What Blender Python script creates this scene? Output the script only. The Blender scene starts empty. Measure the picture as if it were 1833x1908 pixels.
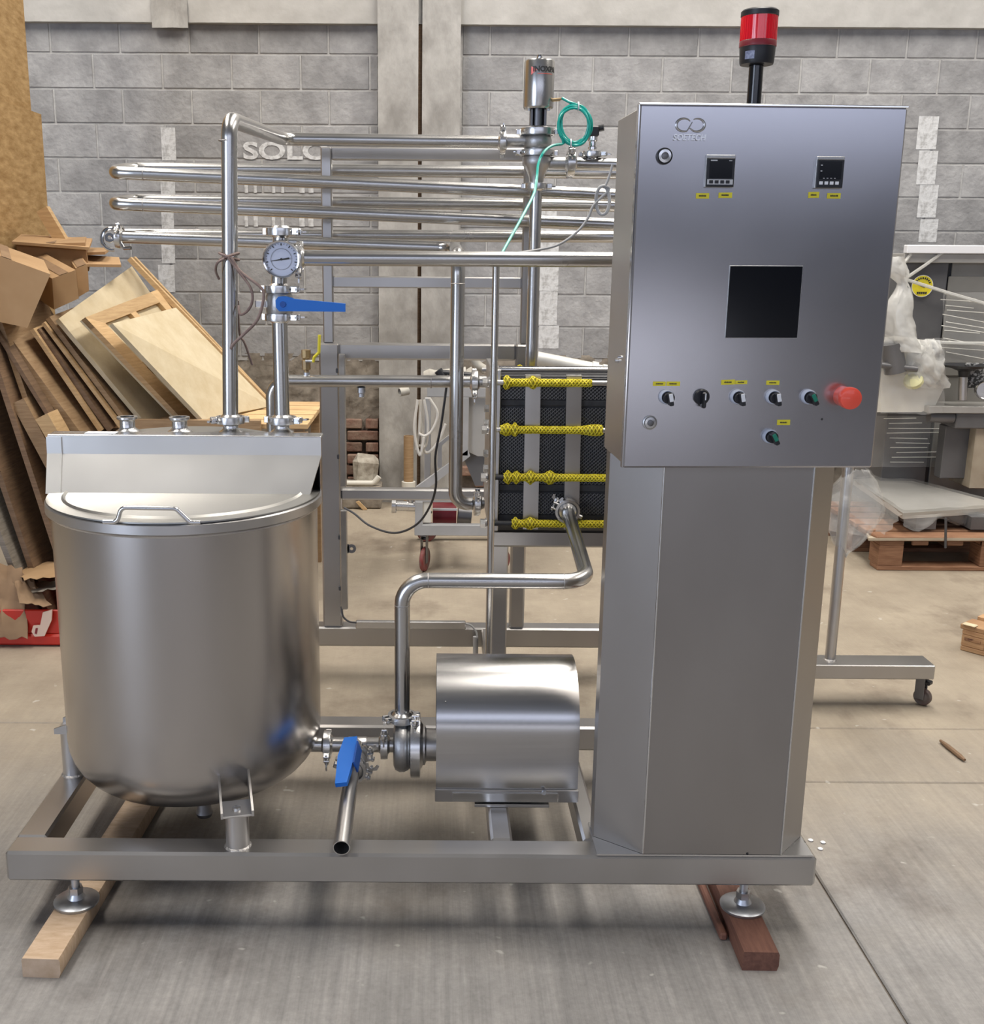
import bpy, bmesh, math, random
from mathutils import Vector, Matrix
random.seed(7)
SC = bpy.context.scene
C = SC.collection
PI = math.pi

# ------------------------------------------------------------------ camera
CAM_H, FPX, PPX, PPY = 1.5, 2050.0, 804.0, 954.0
PITCH, ROLL = math.radians(13.2), 0.007
F0 = Vector((0, math.cos(PITCH), -math.sin(PITCH)))
U0 = Vector((0, math.sin(PITCH), math.cos(PITCH)))
X0 = Vector((1, 0, 0))
CR = X0 * math.cos(ROLL) + U0 * math.sin(ROLL)
CU = U0 * math.cos(ROLL) - X0 * math.sin(ROLL)
CO = Vector((0, 0, CAM_H))
cam_data = bpy.data.cameras.new('camera')
cam_data.sensor_width = 36.0
cam_data.lens = FPX / 1908.0 * 36.0
cam_data.shift_x = (916.5 - PPX) / 1908.0
cam_data.shift_y = 0.0
cam_data.clip_start = 0.05
cam = bpy.data.objects.new('camera', cam_data)
C.objects.link(cam)
cam.matrix_world = Matrix(((CR.x, CU.x, -F0.x, CO.x), (CR.y, CU.y, -F0.y, CO.y), (CR.z, CU.z, -F0.z, CO.z), (0, 0, 0, 1)))
SC.camera = cam

# ------------------------------------------------------------------ light
SC.view_settings.view_transform = 'Standard'
SC.view_settings.look = 'None'
SC.view_settings.gamma = 1.0
SC.view_settings.use_curve_mapping = False
SC.view_settings.exposure = -0.08
w = bpy.data.worlds.new('world'); SC.world = w; w.use_nodes = True
w.node_tree.nodes['Background'].inputs[0].default_value = (0.74, 0.80, 0.92, 1)
w.node_tree.nodes['Background'].inputs[1].default_value = 0.6

def area(name, loc, aim, sx, sy, power, col):
    l = bpy.data.lights.new(name, 'AREA'); l.shape = 'RECTANGLE'
    l.size, l.size_y, l.energy, l.color = sx, sy, power, col
    o = bpy.data.objects.new(name, l); C.objects.link(o); o.location = loc
    o.rotation_euler = (Vector(aim) - Vector(loc)).to_track_quat('-Z', 'Y').to_euler()
    return o
# daylight through the big gate to the left behind the camera
area('gate_daylight', (-6.9, -5.2, 2.0), (-5.9, -4.6, 1.95), 4.6, 3.8, 420, (0.70, 0.80, 1.0))
# added lamp high behind the camera: front fill and a bright upper cabinet reflection
area('upper_fill_light', (1.5, -7.9, 3.85), (1.5, 0, 3.85), 11.0, 2.0, 150, (0.74, 0.80, 1.0))
# added low lamp behind the camera, puts a bright band on the cabinet door
area('low_fill_light', (0.8, -7.9, 0.42), (0.8, 0, 0.42), 6.5, 0.7, 36, (0.86, 0.88, 1.0))
# translucent roof sheets
for i, (sx, sy, p) in enumerate([(-2.6, 3.7, 1.0), (1.3, 3.9, 1.0), (5.0, 3.7, 0.8)]):
    area('roof_light', (sx, sy, 5.85), (sx, sy, 0), 1.1, 5.4, 330 * p, (1.0, 0.94, 0.86))

# ------------------------------------------------------------------ pixel helpers
def ray(px, py):
    return (F0 + CR * ((px - PPX) / FPX) + CU * ((PPY - py) / FPX))
def P(px, py, Y):
    r = ray(px, py); t = Y / r.y
    return CO + r * t
def PZ(px, py, z):
    r = ray(px, py); t = (z - CAM_H) / r.z
    return CO + r * t
def proj(v):
    d = Vector(v) - CO; z = d.dot(F0)
    return (PPX + FPX * d.dot(CR) / z, PPY - FPX * d.dot(CU) / z)
V = Vector

# ------------------------------------------------------------------ mesh builder
class MB:
    def __init__(s): s.v = []; s.f = []; s.m = []; s.mi = 0
    def add(s, vs, fs):
        n = len(s.v); s.v += [Vector(x) for x in vs]
        s.f += [[n + i for i in f] for f in fs]; s.m += [s.mi] * len(fs); return s
    def mat(s, i): s.mi = i; return s
    def box(s, lo, hi, R=None, c=None):
        x0, y0, z0 = lo; x1, y1, z1 = hi
        vs = [V(p) for p in ((x0,y0,z0),(x1,y0,z0),(x1,y1,z0),(x0,y1,z0),(x0,y0,z1),(x1,y0,z1),(x1,y1,z1),(x0,y1,z1))]
        if R is not None: vs = [R @ p + (V(c) if c else V((0,0,0))) for p in vs]
        return s.add(vs, [(0,3,2,1),(4,5,6,7),(0,1,5,4),(1,2,6,5),(2,3,7,6),(3,0,4,7)])
    def cbox(s, lo, hi, b, R=None, c=None):
        lo, hi = V(lo), V(hi); ctr = (lo + hi) / 2; h = (hi - lo) / 2
        b = min(b, h.x * .9, h.y * .9, h.z * .9); vs = []; idx = {}
        for sx in (-1, 1):
            for sy in (-1, 1):
                for sz in (-1, 1):
                    for ax in range(3):
                        p = V((sx * (h.x - (0 if ax == 0 else b)), sy * (h.y - (0 if ax == 1 else b)), sz * (h.z - (0 if ax == 2 else b))))
                        idx[(sx, sy, sz, ax)] = len(vs); vs.append(p + ctr)
        I = idx; fs = []
        for g in (-1, 1):
            fs.append([I[(g,-1,-1,0)], I[(g,1,-1,0)], I[(g,1,1,0)], I[(g,-1,1,0)]])
            fs.append([I[(-1,g,-1,1)], I[(1,g,-1,1)], I[(1,g,1,1)], I[(-1,g,1,1)]])
            fs.append([I[(-1,-1,g,2)], I[(1,-1,g,2)], I[(1,1,g,2)], I[(-1,1,g,2)]])
            for k in (-1, 1):
                fs.append([I[(-1,g,k,1)], I[(1,g,k,1)], I[(1,g,k,2)], I[(-1,g,k,2)]])
                fs.append([I[(g,-1,k,0)], I[(g,1,k,0)], I[(g,1,k,2)], I[(g,-1,k,2)]])
                fs.append([I[(g,k,-1,0)], I[(g,k,1,0)], I[(g,k,1,1)], I[(g,k,-1,1)]])
                for m in (-1, 1): fs.append([I[(g,k,m,0)], I[(g,k,m,1)], I[(g,k,m,2)]])
        if R is not None: vs = [R @ p + (V(c) if c else V((0,0,0))) for p in vs]
        return s.add(vs, fs)
    def lathe(s, prof, o=(0,0,0), axis=(0,0,1), seg=24, a0=0.0, a1=None, ref=None):
        ax = V(axis).normalized(); o = V(o)
        r0 = V(ref) if ref else (V((1,0,0)) if abs(ax.x) < .8 else V((0,1,0)))
        e1 = (r0 - ax * r0.dot(ax)).normalized(); e2 = ax.cross(e1)
        full = a1 is None; n = seg if full else seg + 1; vs = []; fs = []
        for (r, h) in prof:
            for k in range(n):
                a = a0 + (2 * PI * k / seg if full else (a1 - a0) * k / seg)
                vs.append(o + ax * h + (e1 * math.cos(a) + e2 * math.sin(a)) * max(r, 1e-5))
        for i in range(len(prof) - 1):
            for k in range(seg):
                k2 = (k + 1) % n if full else k + 1
                fs.append((i*n + k, i*n + k2, (i+1)*n + k2, (i+1)*n + k))
        return s.add(vs, fs)
    def cyl(s, a, b, r, r2=None, seg=20):
        a, b = V(a), V(b); L = (b - a).length; r2 = r if r2 is None else r2
        return s.lathe([(0,0),(r,0),(r2,L),(0,L)], a, b - a, seg)
    def tube(s, path, r, seg=18, caps=True, rf=None):
        path = [V(p) for p in path]; n = len(path); vs = []; fs = []
        t = (path[1] - path[0]).normalized()
        ref = V((0,0,1)) if abs(t.z) < .8 else V((0,1,0))
        e1 = (ref - t * ref.dot(t)).normalized()
        for i, p in enumerate(path):
            t = (path[min(i+1, n-1)] - path[max(i-1, 0)]).normalized()
            e1 = (e1 - t * e1.dot(t)).normalized(); e2 = t.cross(e1)
            rr = rf(i / (n - 1)) if rf else r
            for k in range(seg):
                a = 2 * PI * k / seg
                vs.append(p + (e1 * math.cos(a) + e2 * math.sin(a)) * rr)
        for i in range(n - 1):
            for k in range(seg):
                fs.append((i*seg + k, i*seg + (k+1) % seg, (i+1)*seg + (k+1) % seg, (i+1)*seg + k))
        if caps:
            fs.append(list(range(seg))[::-1]); fs.append([(n-1)*seg + k for k in range(seg)])
        return s.add(vs, fs)
    def hollow(s, a, b, r, t=.002, seg=24):       # open pipe end from a to b with a wall
        a, b = V(a), V(b); L = (b - a).length
        return s.lathe([(0, 0), (r, 0), (r, L), (r - t, L), (r - t, L * .1), (0, L * .1)], a, b - a, seg)
    def prism(s, pts, d):                          # closed 3-D polygon extruded by vector d
        n = len(pts); d = V(d); pts = [V(p) for p in pts]
        fs = [list(range(n))[::-1], [n + i for i in range(n)]] + [(i, (i+1) % n, n + (i+1) % n, n + i) for i in range(n)]
        return s.add(pts + [p + d for p in pts], fs)
    def slab(s, p, t):                             # four corners and a thickness along the normal
        p = [V(x) for x in p]; nrm = (p[1] - p[0]).cross(p[3] - p[0]).normalized()
        return s.prism(p, nrm * t)
    def grid(s, fn, nu, nv):
        vs = [fn(i / nu, j / nv) for i in range(nu + 1) for j in range(nv + 1)]; m = nv + 1
        return s.add(vs, [(i*m + j, (i+1)*m + j, (i+1)*m + j + 1, i*m + j + 1) for i in range(nu) for j in range(nv)])
    def xf(s, M):
        s.v = [M @ p for p in s.v]; return s

def smooth_path(pts, rb=.06, seg=8):
    pts = [V(p) for p in pts]; out = [pts[0]]
    for i in range(1, len(pts) - 1):
        a, b, c = pts[i-1], pts[i], pts[i+1]
        u = (a - b).normalized(); w_ = (c - b).normalized()
        ang = u.angle(w_)
        if ang > PI - .02: out.append(b); continue
        d = min(rb / math.tan(ang / 2), (a - b).length * .49, (c - b).length * .49)
        r = d * math.tan(ang / 2)
        ctr = b + (u + w_).normalized() * (r / math.sin(ang / 2))
        v0 = b + u * d - ctr; v1 = b + w_ * d - ctr; tot = v0.angle(v1)
        for k in range(seg + 1):
            t = k / seg
            out.append(ctr + (v0 * math.sin((1-t) * tot) + v1 * math.sin(t * tot)) / math.sin(tot))
    out.append(pts[-1]); return out
def spline(pts, n=10):
    pts = [V(p) for p in pts]; q = [pts[0] * 2 - pts[1]] + pts + [pts[-1] * 2 - pts[-2]]; out = []
    for i in range(1, len(q) - 2):
        for k in range(n):
            t = k / n; a, b, c, d = q[i-1], q[i], q[i+1], q[i+2]
            out.append(.5 * ((2*b) + (c - a) * t + (2*a - 5*b + 4*c - d) * t*t + (3*b - a - 3*c + d) * t**3))
    out.append(pts[-1]); return out

WL = {}
def wl(o): return WL.get(o.name, V((0, 0, 0))) if o else V((0, 0, 0))
def obj(name, mb, mats, parent=None, label=None, smooth=True, ang=35, kind=None, origin=None):
    me = bpy.data.meshes.new(name)
    lo = V([min(p[i] for p in mb.v) for i in range(3)]); hi = V([max(p[i] for p in mb.v) for i in range(3)])
    c = V(origin) if origin else (lo + hi) / 2
    me.from_pydata([p - c for p in mb.v], [], mb.f)
    bm = bmesh.new(); bm.from_mesh(me); bmesh.ops.recalc_face_normals(bm, faces=bm.faces); bm.to_mesh(me); bm.free()
    for m in (mats if isinstance(mats, (list, tuple)) else [mats]): me.materials.append(M[m])
    if max(mb.m, default=0): me.polygons.foreach_set('material_index', mb.m)
    if smooth:
        me.polygons.foreach_set('use_smooth', [True] * len(me.polygons)); me.set_sharp_from_angle(angle=math.radians(ang))
    o = bpy.data.objects.new(name, me); C.objects.link(o)
    o.parent = parent; o.location = c - wl(parent); WL[o.name] = c
    if label: o['label'] = label
    if kind: o['kind'] = kind
    return o
def thing(name, label, cat, loc=(0,0,0), group=None, rotz=None):
    o = bpy.data.objects.new(name, None); C.objects.link(o); o.empty_display_size = .1
    o.location = loc
    if rotz is None: WL[o.name] = V(loc)
    else: o.rotation_euler = (0, 0, rotz); WL[o.name] = V((0, 0, 0))   # children given in local coordinates
    o['label'] = label; o['category'] = cat
    if group: o['group'] = group
    return o
def tag(o, label, cat, group=None):
    o['label'] = label; o['category'] = cat
    if group: o['group'] = group
    return o
def dup(o, parent, loc, scale=None, rot=None):
    c = o.copy(); C.objects.link(c); c.parent = parent; c.location = V(loc) - wl(parent); WL[c.name] = V(loc)
    if scale: c.scale = scale
    if rot: c.rotation_euler = rot
    return c
def struct(o): o['kind'] = 'structure'; return o
def text_mb(txt, size, depth=0.001, font_shear=0.0, bold=0.0):
    cu = bpy.data.curves.new('txt', 'FONT'); cu.body = txt; cu.size = size; cu.extrude = depth; cu.shear = font_shear; cu.offset = bold
    cu.align_x = 'CENTER'; cu.align_y = 'CENTER'; cu.resolution_u = 4
    o = bpy.data.objects.new('txt', cu); C.objects.link(o)
    me = bpy.data.meshes.new_from_object(o.evaluated_get(bpy.context.evaluated_depsgraph_get()))
    mb = MB(); mb.add([v.co.copy() for v in me.vertices], [list(p.vertices) for p in me.polygons])
    bpy.data.objects.remove(o); bpy.data.curves.remove(cu); bpy.data.meshes.remove(me)
    return mb

# ------------------------------------------------------------------ materials
M = {}
def mat(name, col, rough=.5, metal=0.0, col2=None, nscale=8.0, stretch=(1,1,1), bump=0.0, bscale=None, rvar=0.0, rand=0.0,
        spec=.5, detail=3.0, alpha=1.0, trans=0.0, ramp=(.35, .65), aniso=0.0, coat=0.0):
    m = bpy.data.materials.new(name); m.use_nodes = True; M[name] = m
    nt = m.node_tree; N = nt.nodes; L = nt.links; b = N['Principled BSDF']
    b.inputs['Base Color'].default_value = (*col, 1); b.inputs['Roughness'].default_value = rough
    b.inputs['Metallic'].default_value = metal; b.inputs['Specular IOR Level'].default_value = spec
    b.inputs['Alpha'].default_value = alpha; b.inputs['Transmission Weight'].default_value = trans
    b.inputs['Anisotropic'].default_value = aniso; b.inputs['Coat Weight'].default_value = coat
    tc = N.new('ShaderNodeTexCoord'); mp = N.new('ShaderNodeMapping'); mp.inputs['Scale'].default_value = stretch
    L.new(tc.outputs['Object'], mp.inputs[0])
    vec = mp.outputs[0]
    if rand:
        oi = N.new('ShaderNodeObjectInfo'); ad = N.new('ShaderNodeVectorMath'); ad.operation = 'ADD'
        sc = N.new('ShaderNodeVectorMath'); sc.operation = 'SCALE'; sc.inputs[3].default_value = 37.0
        cb = N.new('ShaderNodeCombineXYZ')
        for k in range(3): L.new(oi.outputs['Random'], cb.inputs[k])
        L.new(cb.outputs[0], sc.inputs[0]); L.new(mp.outputs[0], ad.inputs[0]); L.new(sc.outputs[0], ad.inputs[1]); vec = ad.outputs[0]
    nz = N.new('ShaderNodeTexNoise'); nz.inputs['Scale'].default_value = nscale; nz.inputs['Detail'].default_value = detail
    nz.inputs['Roughness'].default_value = .62
    L.new(vec, nz.inputs[0])
    out = None
    if col2:
        cr = N.new('ShaderNodeValToRGB'); cr.color_ramp.elements[0].position = ramp[0]; cr.color_ramp.elements[1].position = ramp[1]
        cr.color_ramp.elements[0].color = (*col, 1); cr.color_ramp.elements[1].color = (*col2, 1)
        L.new(nz.outputs[0], cr.inputs[0]); out = cr.outputs[0]
    if rand:
        hs = N.new('ShaderNodeHueSaturation'); mr = N.new('ShaderNodeMapRange')
        mr.inputs[3].default_value = 1 - rand; mr.inputs[4].default_value = 1 + rand
        L.new(oi.outputs['Random'], mr.inputs[0]); L.new(mr.outputs[0], hs.inputs['Value'])
        if out: L.new(out, hs.inputs['Color'])
        else: hs.inputs['Color'].default_value = (*col, 1)
        out = hs.outputs[0]
    if out: L.new(out, b.inputs['Base Color'])
    if rvar:
        mr = N.new('ShaderNodeMapRange'); mr.inputs[3].default_value = max(0, rough - rvar); mr.inputs[4].default_value = rough + rvar
        L.new(nz.outputs[0], mr.inputs[0]); L.new(mr.outputs[0], b.inputs['Roughness'])
    if bump:
        n2 = nz
        if bscale:
            n2 = N.new('ShaderNodeTexNoise'); n2.inputs['Scale'].default_value = bscale; n2.inputs['Detail'].default_value = 3
            L.new(vec, n2.inputs[0])
        bp = N.new('ShaderNodeBump'); bp.inputs['Strength'].default_value = bump; bp.inputs['Distance'].default_value = .01
        L.new(n2.outputs[0], bp.inputs['Height']); L.new(bp.outputs[0], b.inputs['Normal'])
    return m
def emit(name, col, s):
    m = mat(name, col); b = m.node_tree.nodes['Principled BSDF']
    b.inputs['Emission Color'].default_value = (*col, 1); b.inputs['Emission Strength'].default_value = s

# steel
mat('steel', (.50,.49,.485), .34, 1, (.57,.56,.555), 3.0, (1,1,1), rvar=.10, bump=.012, bscale=260)
mat('steel_sheet', (.44,.43,.42), .33, 1, (.50,.49,.485), 2.2, (1,1,.7), rvar=.08, bump=.01, bscale=5)
mat('steel_brushed', (.47,.46,.455), .33, 1, (.55,.54,.53), 40, (1,1,.02), rvar=.09)
mat('steel_bright', (.62,.62,.62), .26, 1, (.68,.68,.68), 4.0, rvar=.08)
mat('steel_pipe', (.49,.485,.475), .26, 1, (.53,.525,.515), 5, rvar=.05)
mat('steel_cast', (.42,.42,.42), .42, 1, (.50,.50,.50), 30, rvar=.1, bump=.08, bscale=300)
mat('steel_dark', (.20,.20,.21), .45, 1)
mat('chrome', (.72,.72,.73), .12, 1)
mat('zinc', (.50,.53,.57), .38, 1, (.60,.62,.66), 30, rvar=.1)
mat('weld', (.34,.33,.33), .45, 1, (.6,.58,.56), 120, bump=.3, bscale=180)
# paint and plastics
mat('blue', (.012,.16,.62), .38); mat('blue_dark', (.01,.08,.36), .4)
mat('black', (.012,.013,.017), .42); mat('black_gloss', (.006,.007,.010), .16)
mat('screen', (.004,.005,.008), .14)
mat('rubber', (.020,.021,.025), .55, 0, (.032,.033,.038), 60)
mat('plate_edge', (.22,.225,.235), .40, .5, (.30,.305,.315), 80)
mat('red_lens', (.86,.004,.02), .14, coat=.5); mat('red', (.88,.095,.055), .38, coat=.3)
mat('white', (.78,.79,.82), .4); mat('dial', (.66,.71,.86), .35)
mat('lavender', (.55,.60,.72), .35); mat('green', (.01,.20,.13), .35); mat('grey_plastic', (.55,.55,.56), .45)
mat('yellow', (.82,.72,.04), .5, 0, (.74,.62,.03), 30); mat('yellow_net', (.70,.58,.015), .62, 0, (.82,.70,.05), 60)
mat('net_base', (.34,.28,.02), .7); mat('ink', (.03,.03,.03), .6)
mat('teal', (.01,.36,.30), .25, spec=.6); mat('grey_cable', (.42,.42,.42), .5); mat('dark_cable', (.07,.07,.075), .5)
mat('wire_brown', (.22,.15,.13), .6, 0, (.30,.22,.19), 40); mat('brass', (.42,.30,.15), .42, .9, (.30,.22,.13), 40)
mat('white_cable', (.62,.60,.56), .55); mat('pvc', (.68,.66,.60), .5)
# masonry
mat('block', (.255,.255,.26), .92, 0, (.37,.37,.375), 7, bump=.5, bscale=34, rand=.12, detail=4)
mat('mortar', (.50,.50,.49), .95, 0, (.40,.39,.38), 14, bump=.4, bscale=40)
mat('rough_mortar', (.18,.155,.125), .97, 0, (.34,.30,.25), 9, bump=1.0, bscale=14, detail=5)
mat('brick', (.17,.085,.062), .95, 0, (.24,.17,.13), 11, bump=.8, bscale=30, rand=.22, detail=6)
mat('concrete', (.26,.25,.235), .92, 0, (.44,.43,.41), 5, (1,1,.6), bump=.5, bscale=22, detail=5)
mat('plaster', (.36,.35,.33), .93, 0, (.46,.45,.43), 3.5, bump=.35, bscale=14, detail=5, ramp=(.25,.6))
mat('wall_paint', (.62,.63,.64), .88, 0, (.40,.40,.40), 26, bump=.4, bscale=34, ramp=(.46,.66), detail=4)
mat('stone', (.45,.42,.36), .95, 0, (.24,.21,.17), 12, bump=1, bscale=20)
mat('plain_wall', (.24,.24,.24), .95, 0, (.30,.30,.30), 2); mat('dark_band', (.05,.05,.055), .9)
mat('ceiling', (.22,.22,.22), .9, 0, (.28,.28,.28), 2)
# wood and card
def wood(n, a, b, r=.16, s=(1.5, 1.5, 18)): mat(n, a, .72, 0, b, 6, s, bump=.12, bscale=12, rand=r, detail=5)
wood('pine', (.46,.30,.15), (.58,.40,.21)); wood('pine_old', (.30,.19,.10), (.40,.27,.15)); wood('pine_dark', (.155,.095,.055), (.23,.145,.085))
wood('ply', (.58,.48,.31), (.66,.57,.40), .06, (2, 2, 2)); wood('pallet_red', (.20,.095,.05), (.30,.16,.09))
wood('plank_pale', (.48,.34,.22), (.60,.45,.32), .05, (4, 14, 4)); wood('plank_red', (.13,.055,.038), (.20,.09,.06), .05, (14, 2, 14))
mat('osb', (.30,.175,.06), .75, 0, (.50,.33,.15), 26, (1,.45,1.5), bump=.35, bscale=30, detail=3, ramp=(.3,.7))
mat('cardboard', (.40,.25,.125), .8, 0, (.46,.30,.16), 5, rand=.10); mat('kraft', (.24,.15,.085), .8, 0, (.32,.21,.12), 7)
mat('red_plastic', (.52,.025,.012), .4); mat('pink_white', (.72,.55,.45), .5)
mat('grey_paint', (.33,.335,.34), .55, 0, (.40,.40,.41), 6); mat('machine_grey', (.12,.12,.125), .4, .3, (.16,.16,.165), 3)
mat('machine_light', (.40,.39,.37), .45, .3, (.46,.45,.43), 4); mat('caster_red', (.20,.03,.028), .6, 0, (.17,.11,.10), 20)
mat('maroon', (.20,.012,.022), .4); mat('foam', (.74,.72,.66), .75, 0, (.70,.68,.60), 8, bump=.5, bscale=8)
mat('film', (.80,.80,.78), .22, alpha=.20, bump=.8, bscale=9, spec=.8); mat('film_thick', (.74,.74,.71), .28, alpha=.62, bump=.9, bscale=10, spec=.8)

mat('steel_tank', (.485,.46,.44), .27, 1)
mat('steel_lid', (.72,.715,.70), .34, 1, (.78,.775,.76), 3.0, rvar=.07)
mat('steel_top', (.33,.325,.31), .42, 1, (.38,.375,.36), 3.0, rvar=.06)
mat('steel_shroud', (.46,.455,.455), .25, 1, (.50,.495,.495), 60, (.03,1,1), rvar=.05)
mat('steel_door', (.47,.465,.49), .22, 1, (.50,.495,.52), 1.6, (1,1,1), rvar=.05, bump=.012, bscale=2.5)
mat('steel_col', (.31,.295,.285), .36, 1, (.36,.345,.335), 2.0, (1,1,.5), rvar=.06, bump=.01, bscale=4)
mat('lavender_dark', (.16,.18,.28), .4, 0, (.30,.33,.46), 220)
mat('grey_wood', (.20,.18,.15), .8, 0, (.30,.27,.23), 8, (1.5,1.5,14), rand=.1)
mat('caster_dark', (.10,.035,.03), .5, 0, (.14,.12,.11), 20)
mat('card_dusty', (.36,.30,.22), .85, 0, (.46,.40,.31), 6)
mat('plate_pale', (.50,.49,.46), .35, .5, (.58,.57,.54), 3)
mat('machine_mid', (.22,.215,.20), .42, .3, (.27,.265,.25), 3)
mat('yellow_pale', (.72,.70,.40), .6); mat('perf', (.03,.03,.03), .5, 0, (.35,.35,.35), 60, ramp=(.5,.55))
mat('film_fold', (.80,.79,.74), .3, spec=.8); wood('pallet_orange', (.36,.20,.10), (.48,.30,.16), .15)
mat('stamp', (.10,.04,.025), .8, 0, (.34,.19,.10), 26, ramp=(.45,.55))
mat('dusty', (.36,.34,.30), .7, .2, (.50,.48,.43), 14); mat('dusty_light', (.55,.55,.52), .5, .4, (.66,.66,.63), 10)
SC.cycles.max_bounces = 5; SC.cycles.diffuse_bounces = 3; SC.cycles.glossy_bounces = 3; SC.cycles.transmission_bounces = 4
SC.cycles.transparent_max_bounces = 8; SC.cycles.caustics_reflective = False; SC.cycles.caustics_refractive = False
SC.cycles.adaptive_threshold = 0.05; SC.cycles.use_light_tree = False
# ------------------------------------------------------------------ room shell
def floor_mat():
    m = mat('floor_concrete', (.3,.3,.3), .62); nt = m.node_tree; N = nt.nodes; L = nt.links; b = N['Principled BSDF']
    geo = N.new('ShaderNodeNewGeometry')
    def noise(scale, st, det=6, off=0):
        mp = N.new('ShaderNodeMapping'); mp.inputs['Scale'].default_value = st; mp.inputs['Location'].default_value = (off, off, 0)
        L.new(geo.outputs['Position'], mp.inputs[0]); n = N.new('ShaderNodeTexNoise'); n.inputs['Scale'].default_value = scale
        n.inputs['Detail'].default_value = det; n.inputs['Roughness'].default_value = .65; L.new(mp.outputs[0], n.inputs[0]); return n.outputs[0]
    def ramp(src, p0, p1, c0, c1):
        r = N.new('ShaderNodeValToRGB'); r.color_ramp.elements[0].position = p0; r.color_ramp.elements[1].position = p1
        r.color_ramp.elements[0].color = (*c0, 1); r.color_ramp.elements[1].color = (*c1, 1); L.new(src, r.inputs[0]); return r.outputs[0]
    def mix(fac, a, c, t='MIX'):
        x = N.new('ShaderNodeMix'); x.data_type = 'RGBA'; x.blend_type = t
        if isinstance(fac, float): x.inputs[0].default_value = fac
        else: L.new(fac, x.inputs[0])
        for i, s in ((6, a), (7, c)):
            if isinstance(s, tuple): x.inputs[i].default_value = (*s, 1)
            else: L.new(s, x.inputs[i])
        return x.outputs[2]
    bare = ramp(noise(2.2, (1,1,1), 6), .3, .7, (.20,.193,.188), (.335,.325,.315))
    tan_tone = ramp(noise(3.5, (1,1,1), 6, 5), .3, .7, (.285,.24,.185), (.395,.34,.265))
    # tone blends from grey to tan towards the back wall, with an uneven edge
    sep = N.new('ShaderNodeSeparateXYZ'); L.new(geo.outputs['Position'], sep.inputs[0])
    ad = N.new('ShaderNodeMath'); ad.operation = 'MULTIPLY_ADD'; ad.inputs[1].default_value = 1.6; L.new(noise(1.3, (1,1,1), 5, 9), ad.inputs[0]); L.new(sep.outputs[1], ad.inputs[2])
    mr = N.new('ShaderNodeMapRange'); mr.inputs[1].default_value = 2.9; mr.inputs[2].default_value = 4.2; L.new(ad.outputs[0], mr.inputs[0])
    col = mix(mr.outputs[0], bare, tan_tone)
    streak = mix(1.0, ramp(noise(60, (1, .03, 1), 4), .32, .68, (.80,.80,.80), (1.16,1.15,1.14)), ramp(noise(70, (1, 1, 1), 4, 7), .3, .7, (.88,.88,.88), (1.12,1.12,1.12)), 'MULTIPLY'); smr = N.new('ShaderNodeMapRange'); smr.inputs[1].default_value = 2.8; smr.inputs[2].default_value = 4.4; smr.inputs[3].default_value = 1.0; smr.inputs[4].default_value = .12; L.new(ad.outputs[0], smr.inputs[0]); col = mix(smr.outputs[0], col, streak, 'MULTIPLY')
    stain = ramp(noise(1.9, (1,.8,1), 7, 21), .54, .66, (1,1,1), (.60,.57,.56)); col = mix(.85, col, stain, 'MULTIPLY')
    spots = ramp(noise(16, (1,1,1), 2, 3), .70, .74, (0,0,0), (1,1,1)); col = mix(spots, col, mix(.5, col, (.62,.60,.56)))
    L.new(col, b.inputs['Base Color'])
    rr = N.new('ShaderNodeMapRange'); rr.inputs[3].default_value = .42; rr.inputs[4].default_value = .72; L.new(noise(5, (1,1,1), 6, 2), rr.inputs[0]); L.new(rr.outputs[0], b.inputs['Roughness'])
    bp = N.new('ShaderNodeBump'); bp.inputs['Strength'].default_value = .35; bp.inputs['Distance'].default_value = .006
    mb_ = N.new('ShaderNodeMath'); mb_.operation = 'ADD'; L.new(noise(60, (1, .03, 1), 3), mb_.inputs[0]); L.new(noise(45, (1,1,1), 6), mb_.inputs[1])
    L.new(mb_.outputs[0], bp.inputs['Height']); L.new(bp.outputs[0], b.inputs['Normal'])
floor_mat()
mat('joint_dirt', (.16,.14,.12), .95, 0, (.22,.19,.16), 20)
RX0, RX1, RY0, RY1, RZ = -7.0, 8.0, -8.0, 6.75, 6.0
floor = struct(obj('floor', MB().box((RX0, RY0, -.25), (RX1, RY1, -.007)), 'joint_dirt'))
g = .0045
def slab_piece(x0, x1, y0, y1):
    jl = .0
    mb = MB().cbox((x0 + g/2, y0 + g/2, -.009), (x1 - g/2, y1 - g/2, 0), .004)
    return obj('slab', mb, 'floor_concrete', floor)
JX = .965
slab_piece(RX0, JX, RY0, 3.34); slab_piece(RX0, JX, 3.34, RY1)
slab_piece(JX, RX1, RY0, 2.963); slab_piece(JX, RX1, 2.963, 3.34); slab_piece(JX, RX1, 3.34, RY1)

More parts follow.
